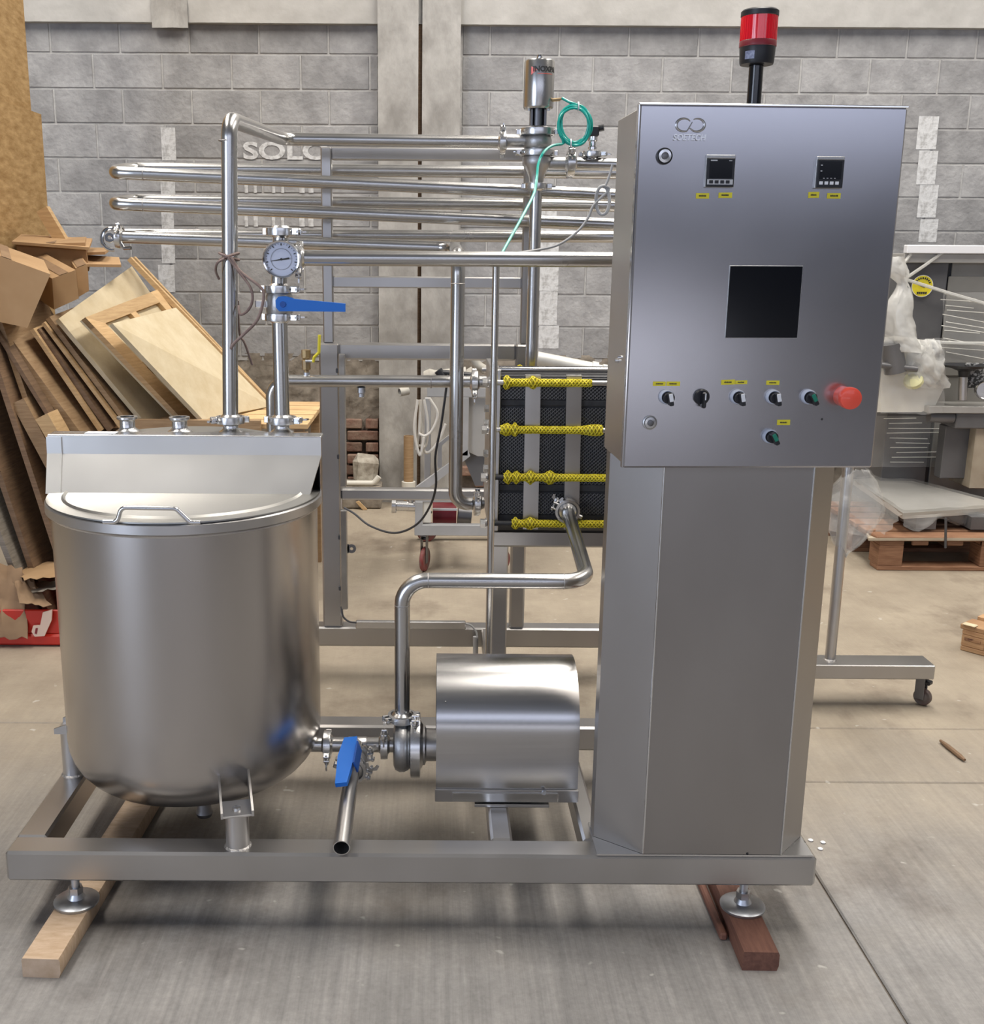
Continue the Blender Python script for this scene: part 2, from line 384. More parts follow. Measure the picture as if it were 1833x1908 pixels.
ceiling = struct(obj('ceiling', MB().box((RX0 - .2, RY0 - .2, RZ), (RX1 + .2, RY1 + .2, RZ + .1)), 'ceiling'))
struct(obj('wall_right', MB().box((RX1, RY0, 0), (RX1 + .2, RY1, RZ)), 'plain_wall'))
wf_ = struct(obj('wall_front', MB().box((RX0, RY0 - .2, 0), (RX1, RY0, RZ)), 'plain_wall'))
obj('dark_reflection_band', MB().box((RX0, RY0, .9), (RX1, RY0 + .02, 2.4)), 'dark_band', wf_)  # unseen dark strip, added so the cabinet door mirrors a dark middle
obj('pale_reflection_band', MB().box((RX0, RY0, 0), (RX1, RY0 + .02, .9)), 'plaster', wf_)  # unseen pale strip, added to brighten the lower reflection in the cabinet door
wl_ = MB()   # the wall with the big gate
wl_.box((RX0 - .2, RY0, 0), (RX0, -7.6, RZ)).box((RX0 - .2, -2.8, 0), (RX0, RY1, RZ)).box((RX0 - .2, -7.6, 4.0), (RX0, -2.8, RZ))
struct(obj('wall_left', wl_, 'plain_wall'))

# back wall: mortar body with every block, brick and pillar proud of it
WY = RY1
wall = struct(bpy.data.objects.new('wall_back', None)); C.objects.link(wall); wall.location = (0, WY, 0); WL[wall.name] = V((0, WY, 0))
obj('masonry_core', MB().box((RX0, WY, .86), (RX1, WY + .25, RZ)), 'mortar', wall)
def rough(x0, x1, z0, z1, amp, seed, Y):
    rnd = random.Random(seed); nu, nv = max(2, int((x1 - x0) / .035)), max(2, int((z1 - z0) / .035))
    tab = [[rnd.random() for _ in range(nv + 1)] for _ in range(nu + 1)]
    mb = MB(); mb.grid(lambda a, b: V((x0 + (x1 - x0) * a, Y - amp * tab[round(a * nu)][round(b * nv)], z0 + (z1 - z0) * b)), nu, nv)
    return mb
obj('rough_plinth', rough(RX0 + 4, RX1 - 5, 0, .905, .035, 3, WY + .01), 'rough_mortar', wall, ang=80)
obj('plinth_core', MB().box((RX0, WY + .005, 0), (RX1, WY + .25, .87)), 'rough_mortar', wall)
def wx(px, py=300): return P(px, py, WY).x
CH, BL = .192, .398
ztop = 2.801
bm_ = {}
def block(x0, x1, z0, z1):
    L_ = round(x1 - x0, 2)
    if L_ < .05: return
    key = (L_, round(z1 - z0, 2)); c = V(((x0 + x1) / 2, WY, (z0 + z1) / 2))
    hx, hz = (x1 - x0) / 2 - .005, (z1 - z0) / 2 - .005
    if key not in bm_:
        b = .003; f = -.006
        mb = MB().add([(-hx,0,-hz),(hx,0,-hz),(hx,0,hz),(-hx,0,hz),(-hx+b,f,-hz+b),(hx-b,f,-hz+b),(hx-b,f,hz-b),(-hx+b,f,hz-b)],
                      [(4,5,6,7),(0,1,5,4),(1,2,6,5),(2,3,7,6),(3,0,4,7)])
        mb.v = [p + c for p in mb.v]
        o = obj('block', mb, 'block', wall, smooth=False, origin=c); bm_[key] = o
    else:
        dup(bm_[key], wall, c)
    if random.random() < .5: pass
PLX0, PLX1, PRX0, PRX1 = wx(706), wx(779), wx(786), wx(855)
for k in range(10):
    z1 = ztop - k * CH; z0 = z1 - CH
    for (a, b, off) in ((wx(-260), PLX0, wx(109) if k % 2 == 0 else wx(184)), (PRX1 + .01, wx(2350), wx(909) if k % 2 == 0 else wx(972))):
        x = off - BL * math.ceil((off - a) / BL)
        while x < b:
            block(max(x, a), min(x + BL, b), z0, z1); x += BL
# brickwork low on the wall where the plaster has fallen off
rb = random.Random(5); first = None
for r in range(8):
    z0 = .02 + r * .072
    x = wx(545, 800) + (r % 2) * .11
    while x < PLX0 - .03:
        L_ = min(.215, PLX0 - x)
        c = V((x + L_/2, WY - .03, z0 + .032)); sc_ = ((L_ - .014) / .2, 1, 1)
        if r < 6 or rb.random() < .6:
            if first is None:
                first = obj('brick', MB().cbox((c.x - .1, WY - .062 , z0), (c.x + .1, WY + .02, z0 + .058), .006), 'brick', wall, origin=c); first.scale = sc_
            else:
                o = dup(first, wall, c + V((0, rb.uniform(-.012, .006), 0)), sc_, (rb.uniform(-.03,.03), rb.uniform(-.02,.02), rb.uniform(-.04,.04)))
        x += .225
for r in range(8):
    z0 = .02 + r * .072
    x = PRX1 + .02 + (r % 2) * .1
    while x < PRX1 + .75:
        c = V((x + .1, WY - .03, z0 + .032))
        if r < 6 or rb.random() < .5: dup(first, wall, c + V((0, rb.uniform(-.012, .006), 0)), (1, 1, 1), (0, rb.uniform(-.02,.02), rb.uniform(-.04,.04)))
        x += .225
# ring beam and the twin pillars
zb = P(400, 42, WY - .06).z
obj('ring_beam', rough(RX0 + 3, RX1 - 3, zb, 3.5, .006, 8, WY - .055).box((RX0 + 3, WY - .055, zb), (RX1 - 3, WY, 3.5)), 'plaster', wall, ang=60)
obj('pillar', rough(PLX0, PLX1, 0, 3.6, .006, 21, WY - .10).box((PLX0, WY - .10, 0), (PLX1, WY, 3.6)), 'concrete', wall, ang=60)
obj('pillar', rough(PRX0, PRX1, 0, 3.6, .006, 22, WY - .085).box((PRX0, WY - .085, 0), (PRX1, WY, 3.6)), 'concrete', wall, ang=60)
obj('expansion_joint', MB().box((PLX1, WY - .05, 0), (PRX0, WY, 3.6)), 'pine_dark', wall)
obj('ledge_crumb', rough(wx(300), wx(365), zb - .03, zb + .16, .012, 31, WY - .062), 'concrete', wall)
# white paint on the blocks: three vertical stripes and some lettering
def stripe(px, y0, y1, w_, seed):
    rnd = random.Random(seed); y = y0
    while y < y1 - 4:
        h = min(rnd.uniform(62, 66), y1 - y)
        a = P(px - w_/2 + rnd.uniform(-3, 3), y + .5, WY - .008); b = P(px + w_/2 + rnd.uniform(-3, 3), y + h - .5, WY - .008)
        obj('paint_mark', MB().box((a.x, a.y, b.z), (b.x, a.y + .0015, a.z)), 'wall_paint', wall); y += 64
stripe(312, 237, 545, 30, 1); stripe(1022, 350, 650, 34, 2); stripe(1728, 216, 452, 32, 3)
def wall_text(t, px, py, hpx, wpx, seed=0):
    mb = text_mb(t, 1.0, .0008, bold=.03); lo = [min(p[i] for p in mb.v) for i in range(2)]; hi = [max(p[i] for p in mb.v) for i in range(2)]
    d = (P(px, py, WY) - CO).dot(F0); W_, H_ = wpx * d / FPX, hpx * d / FPX; c = P(px, py, WY - .0085)
    mb.v = [V(((p.x - (lo[0]+hi[0])/2) / (hi[0]-lo[0]) * W_ + c.x, c.y - p.z, (p.y - (lo[1]+hi[1])/2) / (hi[1]-lo[1]) * H_ + c.z)) for p in mb.v]
    obj('paint_lettering', mb, 'wall_paint', wall, smooth=False)
wall_text('SOLO', 533, 281, 32, 160)
rs = random.Random(4)
for py in (346, 409):      # worn rows below: only broken strokes are left
    for k in range(9):
        px = 455 + k * 17; a = P(px, py - 13, WY - .0085); b = P(px + rs.uniform(6, 11), py + 13, WY - .0085)
        if k % 3 != 2: obj('paint_mark', MB().box((a.x, a.y, b.z), (b.x, a.y + .001, a.z)), 'wall_paint', wall)

# OSB partition along the left, seen almost edge-on
px_ = P(78, 250, 5.85).x
part = struct(bpy.data.objects.new('wall_partition', None)); C.objects.link(part); part.location = (px_, 5, 0); WL[part.name] = V((px_, 5, 0))
zj = P(72, 222, 5.8).z
obj('osb_board', MB().box((px_ - .05, 3.9, zj), (px_ - .028, 5.80, 3.6)), 'osb', part)
obj('osb_board', MB().box((px_ - .022, 3.9, .2), (px_, 5.86, zj + .03)), 'osb', part)
obj('stud', MB().box((px_ - .10, 3.95, 0), (px_ - .052, 4.03, 3.6)), 'pine_old', part)
obj('stud', MB().box((px_ - .10, 5.6, 0), (px_ - .052, 5.68, 3.6)), 'pine_old', part)
# ------------------------------------------------------------------ welded skid frame
YF, TB = 2.217, .07
ZB, ZT = .120, .193
XL, XR = P(9, 1600, YF).x, P(1521, 1620, YF).x
YR = 3.75
sk = thing('machine_frame', 'welded stainless square-tube skid frame carrying the tank, pump and cabinet', 'machine frame', (XL + .9, 3.0, ZB))
def bar(name, x0, x1, y0, y1, z0, z1, m='steel_sheet', b=.006, par=None): return obj(name, MB().cbox((x0, y0, z0), (x1, y1, z1), b), m, par or sk)
bar('front_beam', XL, XR, YF, YF + TB, ZB, ZT)
bar('rear_beam', XL, XR + .02, YR, YR + TB, ZB, ZT)
bar('side_beam', XL, XL + TB, YF + TB, YR, ZB, ZT)
bar('side_beam', XR - TB, XR, YF + TB, YR, ZB, ZT)
bar('cross_beam', XL + TB, XR - TB, 2.905, 2.975, ZB, ZT)
xp = PZ(932, 1540, ZT).x
bar('pump_beam', xp - .025, xp + .025, YF + TB, 2.905, ZB + .01, ZT)
xq = PZ(1092, 1520, ZT).x
bar('pump_beam', xq - .022, xq + .022, YF + TB, 2.905, ZB + .01, ZT)
obj('base_plate', MB().box((PZ(1104, 1565, ZT).x, YF + .003, ZT), (XR - .01, 2.36, ZT + .004)), 'steel_bright', sk)
# rear rack: tall posts with rails
xpost = P(616, 900, YR).x
zr1, zr0 = P(800, 641, YR).z, P(700, 912, YR).z
bar('post', xpost - .034, xpost + .034, YR, YR + TB, ZT, zr1)
xpr = P(964, 1100, YR).x
bar('post', xpr - .026, xpr + .026, YR, YR + .05, ZT, zr1)
bar('rail', xpost + .034, xpr - .026, YR + .001, YR + .055, zr1 - .055, zr1)
bar('rail', xpost + .034, xpr - .026, YR + .005, YR + .045, zr0 - .04, zr0)
xup = P(609, 450, YR).x; zup = P(700, 274, YR).z
bar('post', xup - .0175, xup + .0175, YR + .005, YR + .04, zr1, zup, b=.004)
xur = P(985, 400, YR).x
bar('post', xur - .0175, xur + .0175, YR + .005, YR + .04, zr1, zup, b=.004)
bar('rail', xup + .0175, xur - .0175, YR + .006, YR + .039, zup - .04, zup, b=.004)
zmid = P(700, 515, YR).z
bar('rail', xup + .0175, xur - .0175, YR + .005, YR + .04, zmid - .038, zmid, b=.004)
# conduit channels on the post and along the rear beam
xc = P(638, 780, YR).x
obj('conduit', MB().cbox((xc - .011, YR - .025, P(638, 905, YR).z), (xc + .013, YR - .001, P(638, 658, YR).z), .003), 'steel_pipe', sk)
obj('conduit', MB().cbox((xc - .011, YR - .025, P(638, 1132, YR).z), (xc + .013, YR - .001, P(638, 948, YR).z), .003), 'steel_pipe', sk)
for py in (690, 850, 1000, 1095):
    z = P(638, py, YR).z
    obj('conduit_clip', MB().cbox((xc - .02, YR - .012, z - .008), (xc - .009, YR - .002, z + .008), .002), 'dark_cable', sk)
pt = P(655, 1022, YR - .01)
obj('lug_eye', MB().lathe([(.006,0),(.016,0),(.016,.004),(.006,.004),(.006,0)], pt, (0,-1,0), 18), 'steel_dark', sk)
obj('lug_tab', MB().box((pt.x - .03, pt.y - .004, pt.z - .016), (pt.x - .009, pt.y, pt.z + .016)), 'steel_dark', sk)
a, b = P(662, 1152, YR - .03), P(868, 1160, YR - .03)
obj('conduit', MB().cbox((a.x, YR - .022, ZT + .001), (b.x, YR - .001, ZT + .03), .003), 'steel_bright', sk)
# stand of the heat exchanger
YH = 3.22
xs0 = P(930, 1090, YH).x
zs = P(1000, 986, YH).z
obj('stand_post', MB().cbox((xs0 - .026, YH, ZT - .07), (xs0 + .026, YH + .05, zs - .004), .004), 'steel_sheet', sk)
bar('stand_beam', xs0 - .026, .62, YH - .02, YH + .045, zs - .052, zs)
bar('stand_beam', xs0 - .026, xs0 + .04, YH + .045, YR, zs - .052, zs)
bar('stand_foot', xs0 - .026, xs0 + .026, 2.975, YR, ZB + .005, ZT)
# levelling feet
def foot(px, py):
    c = PZ(px, py, .047); c.y = YF + .038; c.x = PZ(px, py, .05).x
    f = obj('levelling_foot', MB().lathe([(0,.0),(.050,.0),(.051,.006),(.047,.009),(.020,.013),(.014,.024),(0,.024)], (c.x, c.y, .0455), seg=32), 'zinc', sk)
    obj('nut', MB().lathe([(0,0),(.0165,0),(.0165,.016),(0,.016)], (c.x, c.y, .0455 + .024), seg=6), 'steel', f, ang=20)
    obj('spindle', MB().cyl((c.x, c.y, .0455 + .03), (c.x, c.y, ZB + .002), .0095), 'zinc', f)
foot(140, 1682); foot(1385, 1690)
for x in (XL + .12, XR - .12):
    c = V((x, YR + .035, 0))
    f = obj('levelling_foot', MB().lathe([(0,.0),(.050,.0),(.051,.006),(.046,.010),(.018,.020),(0,.026)], (c.x, c.y, .0455), seg=24), 'zinc', sk)
    obj('spindle', MB().cyl((c.x, c.y, .07), (c.x, c.y, ZB + .002), .0095), 'zinc', f)

# wooden planks under the feet
def plank(pf, y0, y1, xa, xb, w_, m, label):
    mb = MB(); n = V((xb - xa, y1 - y0, 0)).normalized(); s_ = V((n.y, -n.x, 0)) * w_ / 2
    A, B = V((xa, y0, 0)), V((xb, y1, 0)); b = .012
    prof = lambda q: [q - s_, q + s_ * .9, q + s_ + V((0,0,b)), q + s_ + V((0,0,.045-b*.5)), q + s_ * .93 + V((0,0,.045)), q - s_ * .96 + V((0,0,.045)), q - s_ + V((0,0,.04))]
    a_, b_ = prof(A), prof(B); k = len(a_)
    mb.add(a_ + b_, [list(range(k)), [k + i for i in range(k)][::-1]] + [(i, (i+1) % k, k + (i+1) % k, k + i) for i in range(k)])
    return tag(obj('wooden_plank', mb, m), label, 'plank')
plank(0, 2.045, 3.95, PZ(78, 1795, .03).x, PZ(78, 1795, .03).x + .085, .082, 'plank_pale', 'pale sawn wooden plank lying under the left feet of the machine')
plank(0, 2.085, 3.95, PZ(1413, 1775, .03).x, PZ(1413, 1775, .03).x + .03, .078, 'plank_red', 'dark reddish wooden plank lying under the right feet of the machine')
o = MB().cbox((.655, 2.19, 0), (.672, 2.9, .018), .004)
tag(obj('wooden_batten', o, 'plank_red'), 'thin dark batten on the floor beside the reddish plank', 'batten')

# ------------------------------------------------------------------ tri-clamp helper
def clamp(parent, c, axis, r=.019, wing=(1, 0, 0), m='steel_bright', big=1.0):
    """sanitary clamp: two ferrule flanges, the two-piece ring round them, hinge lug, bolt and wing nut"""
    ax = V(axis).normalized(); c = V(c); R = r * 1.32 + .004
    w_ = V(wing); w_ = (w_ - ax * w_.dot(ax)).normalized(); sd = ax.cross(w_)
    h = .0095 * big; Ro = R + .007 * big
    k = obj('clamp', MB().lathe([(r,-h*1.5),(R,-h*.55),(R,-h),(Ro,-h*.9),(Ro+.001,0),(Ro,h*.9),(R,h),(R,h*.55),(r,h*1.5)], c, ax, 28), m, parent)
    Mx = Matrix((w_, sd, ax)).transposed()
    def B(lo, hi, b=.0015): return MB().cbox(lo, hi, b, Mx, c)
    for s_ in (-1, 1): obj('lug', MB().cbox((Ro - .004, s_ * .0085 - .003, -h * .8), (Ro + .014, s_ * .0085 + .003, h * .8), .0015, Mx, c), m, k)
    obj('hinge_lug', MB().cbox((-Ro - .011, -.006, -h * .85), (-Ro + .003, .006, h * .85), .002, Mx, c), m, k)
    bolt = MB().cyl(c + w_ * (Ro + .008) - sd * .016, c + w_ * (Ro + .008) + sd * .026, .0032, seg=10)
    bolt.lathe([(0,0),(.0065,0),(.0055,.009),(0,.009)], c + w_ * (Ro + .008) + sd * .0125, sd, 10)
    for s_ in (-1, 1):
        wv = w_ * s_; base = c + w_ * (Ro + .008) + sd * .016
        bolt.prism([base + ax * .002 + wv * .004, base + ax * .002 + wv * .011 + sd * .016, base + ax * .002 + wv * .017 + sd * .014, base + ax * .002 + wv * .015 + sd * .002, base + ax * .002 + wv * .004 - sd * .003], -ax * .004)
    obj('wing_nut', bolt, m, k)
    return k
def ferrule(parent, c, axis, r=.019, L=.02, name='ferrule', m='steel_bright'):
    ax = V(axis).normalized(); R = r * 1.32
    return obj(name, MB().lathe([(r, 0), (r, L * .55), (R, L * .75), (R, L), (r * .9, L), (r * .9, L * .2), (0, L * .2)], c, ax, 28), m, parent)
# ------------------------------------------------------------------ balance tank
TC = V((P(346, 1100, 2.62).x + .0125, 2.62, 0)); TR, RR = .316, .328
ZRIM = .930
tk = thing('balance_tank', 'round stainless steel balance tank with half lid and handle', 'tank', (TC.x, TC.y, ZT))
prof = [(0, .186), (.10, .190), (.17, .200), (.205, .211)]
for k in range(1, 9):
    a = PI / 2 * k / 8; prof.append((.196 + .12 * math.sin(a), .33 - .12 * math.cos(a)))
prof += [(TR, .45), (TR, .62), (TR, .80), (TR + .001, .893), (TR + .001, .905)]
obj('shell', MB().lathe(prof, (TC.x, TC.y, 0), seg=72), 'steel_tank', tk) if 'steel_tank' in M else None
rim = MB().lathe([(TR, .893), (TR + .002, .900), (RR, .906), (RR, ZRIM - .004), (RR - .003, ZRIM), (RR - .026, ZRIM + .001), (RR - .03, ZRIM - .004), (RR - .03, .90), (TR - .02, .893)], (TC.x, TC.y, 0), seg=72)
obj('rim', rim, 'steel', tk)
# front half lid
n = 48
def halfdisc(r, y0, z):
    return [V((TC.x + r * math.cos(PI + PI * k / n), TC.y + y0 + (r * math.sin(PI + PI * k / n)), z)) for k in range(n + 1)]
lid = MB(); outer = halfdisc(RR - .004, -.004, ZRIM + .001); ring1 = halfdisc(RR - .005, -.004, ZRIM + .004); r2 = halfdisc(RR - .040, -.006, ZRIM + .005); r3 = halfdisc(RR - .045, -.006, ZRIM + .010); r4 = halfdisc(RR - .050, -.006, ZRIM + .005)
rows = [outer, ring1, r2, r3, r4]; vs = [p for r in rows for p in r]; m_ = n + 1
fs = [(i*m_ + k, i*m_ + k + 1, (i+1)*m_ + k + 1, (i+1)*m_ + k) for i in range(4) for k in range(n)]; fs.append([4*m_ + k for k in range(m_)])
lid_o = obj('lid', lid.add(vs, fs), 'steel_top', tk)
ha, hb = PZ(216, 979, ZRIM + .001), PZ(352, 981, ZRIM + .001)
hy = TC.y - .330; hz = ZRIM + .075
ha.y = hb.y = hy
q0, q1 = P(226, 946, hy), P(328, 948, hy)
pts = [ha + V((-.03, 0, .005)), ha + V((0, 0, .005)), q0, q1, hb + V((0, 0, .005)), hb + V((.022, 0, .005))]
obj('handle', MB().tube(smooth_path(pts, .014, 6), .0052, 14), 'steel_bright', lid_o)
# raised rear half with the sloped hood panel
ZH = .1335 + ZRIM
hood = MB()
nn = 40
def arc(r, z, y0): return [V((TC.x + r * math.cos(PI * k / nn), max(TC.y + y0, TC.y + r * math.sin(PI * k / nn)), z)) for k in range(nn + 1)]
mm = nn + 1
for (r_, z_) in ((RR - .004, ZRIM), (RR - .004, ZH - .055), (RR - .05, ZH - .018), (RR - .11, ZH - .004)): hood.v += arc(r_, z_, .03)
for i in range(3): hood.f += [[i*mm + k, i*mm + k + 1, (i+1)*mm + k + 1, (i+1)*mm + k] for k in range(nn)]
hood.f.append([3*mm + k for k in range(mm)]); hood.m = [0] * len(hood.f)
obj('rear_cover', hood, 'steel_top', tk)
hwL, hwR = P(92, 815, 2.66).x, P(599, 818, 2.66).x
bl, br = P(86, 923, 2.585), P(577, 931, 2.585); zk = P(300, 846, 2.65).z
pan = MB(); t_ = .004
pr = [(2.585, ZRIM + .003), (2.645, zk), (2.6455, ZH), (2.70, ZH + .001)]
L_ = [V((bl.x + .002, pr[0][0], pr[0][1])), V((hwL, pr[1][0], zk)), V((hwL, pr[2][0], ZH)), V((hwL, pr[3][0], ZH))]
R_ = [V((br.x, pr[0][0], pr[0][1])), V((hwR, pr[1][0], zk)), V((hwR, pr[2][0], ZH)), V((hwR, pr[3][0], ZH))]
back = V((0, .006, -.003))
vs = L_ + R_ + [p + back for p in L_] + [p + back for p in R_]
fs = []
for k in range(3): fs += [(k, k+1, 4+k+1, 4+k), (8+k, 12+k, 12+k+1, 8+k+1)]
for k in range(3): fs += [(k, 8+k, 8+k+1, k+1), (4+k, 4+k+1, 12+k+1, 12+k)]
fs += [(0, 4, 12, 8), (3, 11, 15, 7)]
pan.add(vs, fs)
obj('hood_panel', pan, 'steel_lid', tk, ang=15)
wf = .034   # folded strip along the left end of the hood
obj('end_fold', MB().add([L_[0] + V((-.002,-.004,.0)), L_[0] + V((wf,-.004,.0)), L_[1] + V((wf,-.004,.001)), L_[1] + V((-.002,-.004,.001)), L_[2] + V((wf,-.004,-.003)), L_[2] + V((-.002,-.004,-.003)),
    L_[0] + V((-.002,.004,.0)), L_[0] + V((wf,.004,.0)), L_[1] + V((wf,.004,.001)), L_[1] + V((-.002,.004,.001)), L_[2] + V((wf,.004,-.003)), L_[2] + V((-.002,.004,-.003))],
    [(0,1,2,3),(3,2,4,5),(6,9,8,7),(9,11,10,8),(0,3,9,6),(3,5,11,9),(1,7,8,2),(2,8,10,4),(0,6,7,1),(5,4,10,11)]), 'steel_lid', tk, ang=15)
obj('hood_lip', MB().cbox((hwL, 2.646, ZH - .001), (hwR, 2.70, ZH + .003), .0015), 'steel_bright', tk)
a = P(196, 803, 2.68)
obj('name_strip', MB().cbox((P(160, 803, 2.67).x, 2.655, ZH + .003), (P(218, 803, 2.67).x, 2.685, ZH + .0055), .001), 'white', tk)
# ferrules on the rear cover
FY = 2.755
def fx(px): return P(px, 800, FY).x
for px in (238, 335):
    obj('port', MB().lathe([(.030,0),(.021,.006),(.019,.010),(.019,.026),(.026,.031),(.026,.036),(.0175,.036),(.0175,.006),(0,.006)], (fx(px), FY, ZH - .004), seg=28), 'steel_bright', tk)
for px in (430, 525):
    obj('port', MB().lathe([(.030,0),(.021,.006),(.019,.010),(.019,.022),(.026,.027),(.026,.030),(0,.030)], (fx(px), FY, ZH - .004), seg=28), 'steel_bright', tk)
# feet: saddle brackets on tube stubs
fc = V((P(442, 1540, YF + .037).x, YF + .037, 0))
def leg(x, y, ztop, ang):
    o = obj('leg', MB().cyl((x, y, ZT), (x, y, ztop), .0265, seg=24), 'steel', tk)
    Rm = Matrix.Rotation(ang, 3, 'Z'); mb = MB(); c = (x, y, ztop)
    mb.cbox((-.034, -.030, 0), (.034, .045, .005), .0015, Rm, c)
    for s_ in (-1, 1):
        mb.prism([Rm @ V((s_ * .034 - .0025, -.030, 0)) + V(c), Rm @ V((s_ * .034 - .0025, .12, 0)) + V(c), Rm @ V((s_ * .034 - .0025, .12, .052)) + V(c), Rm @ V((s_ * .034 - .0025, .075, .052)) + V(c), Rm @ V((s_ * .034 - .0025, -.030, .014)) + V(c)], Rm @ V((.005, 0, 0)))
    obj('saddle', mb, 'steel', tk)
    obj('bolt', MB().lathe([(0,0),(.010,0),(.009,.006),(0,.007)], (x, y, ztop + .005), seg=12), 'steel_bright', tk)
    obj('weld', MB().lathe([(.0265,.004),(.030,.0015),(.031,0),(.0265,0)], (x, y, ZT), seg=24), 'weld', tk)
ang_f = math.atan2(TC.y - fc.y, TC.x - fc.x) - PI / 2
zft = P(440, 1512, fc.y).z
leg(fc.x, fc.y, zft, ang_f * .55)
lx = XL + .033; ly = PZ(126, 1440, ZT).y
leg(lx, ly, P(120, 1350, ly).z - .01, -PI / 2)
leg(TC.x + .16, 2.94, zft, PI + .4)
ob = PZ(397, 1520, .06)
# drain stub wrapped in clear film under the tank
obj('drain_stub', MB().lathe([(0,0),(.018,.0),(.022,.010),(.018,.02),(.014,.08),(0,.08)], (ob.x, 2.53, .115), seg=20), 'steel_dark', tk)
# ------------------------------------------------------------------ pump under its round shroud
PY = 2.60
ax0 = P(749, 1388, PY)
pu = thing('pump', 'centrifugal pump with a polished rounded motor shroud beside the tank', 'pump', (P(947, 1500, PY).x, PY, ZT))
vz = ax0.z
obj('volute', MB().lathe([(0,-.021),(.052,-.021),(.062,-.017),(.068,-.006),(.068,.006),(.062,.017),(.054,.023),(0,.023)], ax0, (1,0,0), 36), 'steel_cast', pu)
top = P(747, 1336, PY)
obj('discharge_neck', MB().cyl((ax0.x, PY, vz + .03), (ax0.x, PY, top.z), .0195), 'steel_cast', pu)
clamp(pu, (ax0.x, PY, top.z), (0,0,1), wing=(-1,-.4,0))
cx = P(774, 1385, PY).x
clamp(pu, (cx, PY, vz), (1,0,0), r=.052, wing=(0,-.35,.9), big=1.35)
obj('lantern', MB().lathe([(0,0),(.05,0),(.05,.012),(.04,.016),(.04,.05),(0,.05)], (cx + .012, PY, vz), (1,0,0), 28), 'steel', pu)
sx0, sx1 = P(813, 1340, PY - .15).x, P(1081, 1340, PY - .15).x
SR, sz, sb = .152, .365, .232
def uprof(r):
    return [(PY - r, sb)] + [(PY - r * math.cos(PI * k / 36), sz + r * math.sin(PI * k / 36)) for k in range(37)] + [(PY + r, sb)]
o_, i_ = uprof(SR), uprof(SR - .003); n = len(o_); mb = MB(); vs = []
for x in (sx0, sx1): vs += [V((x, y, z)) for y, z in o_] + [V((x, y, z)) for y, z in i_]
fs = []
for k in range(n - 1):
    fs += [(k, k+1, 2*n+k+1, 2*n+k), (n+k, 3*n+k, 3*n+k+1, n+k+1), (k, n+k, n+k+1, k+1), (2*n+k, 2*n+k+1, 3*n+k+1, 3*n+k)]
for k in (0, n-1): fs.append((k, 2*n+k, 3*n+k, n+k))
sh = obj('shroud', mb.add(vs, fs), 'steel_shroud', pu)
obj('shroud_rivet', MB().lathe([(0,0),(.003,0),(.002,.002),(0,.002)], P(830, 1308, PY - SR + .004), (0,-1,0), 10), 'steel_dark', sh)
mo = MB().lathe([(0,.006),(.07,.006),(.075,.02),(.075,.33),(0,.33)], (sx0, PY, .33), (1,0,0), 28)
obj('motor', mo, 'steel_dark', pu)
fl = MB().cbox((sx0 - .002, PY - SR - .006, sb - .028), (sx1 + .002, PY - SR - .001, sb + .004), .001)
obj('shroud_flange', fl, 'steel_sheet', sh)
obj('flange_plate', MB().cbox((P(843, 1478, 2.44).x, PY - SR - .010, sb - .026), (P(1040, 1478, 2.44).x, PY - SR - .006, sb - .002), .001), 'steel_bright', sh)
obj('flange_bolt', MB().lathe([(0,0),(.006,0),(.005,.006),(0,.006)], P(1013, 1476, PY - SR - .008), (0,-1,0), 10), 'zinc', sh)
obj('mount_plate', MB().cbox((P(884, 1495, 2.44).x, PY - SR - .012, ZT), (P(1023, 1495, 2.44).x, PY + .1, ZT + .008), .001), 'steel_sheet', pu)
obj('mount_bracket', MB().box((P(884, 1495, 2.44).x + .01, PY - .14, ZT + .008), (P(1023, 1495, 2.44).x - .01, PY + .1, .27)), 'steel_sheet', pu)

# suction line tank -> tee -> pump
R15 = .0192
su = thing('suction_pipe', 'short horizontal stainless pipe with tee between tank and pump', 'pipe', (P(660, 1378, PY).x, PY, vz))
a, b = P(575, 1372, PY), V((ax0.x - .021, PY, vz)); a = V((a.x, PY, vz))
tee = P(666, 1380, PY); tee = V((tee.x, PY, vz))
obj('run', MB().tube([a, b], R15, 24), 'steel_pipe', su)
obj('branch', MB().tube([tee, tee + V((-.004, -.060, -.006))], R15 * 1.02, 24), 'steel_pipe', su)
obj('weld_collar', MB().lathe([(R15,-.024),(R15+.0012,-.022),(R15+.0012,.022),(R15,.024)], tee, (1,0,0), 24), 'steel', su)
clamp(su, V((P(610, 1377, PY).x, PY, vz)), (1,0,0), wing=(0,-1,-.5))
clamp(su, V((P(716, 1384, PY).x, PY, vz)), (1,0,0), wing=(0,-.5,1))
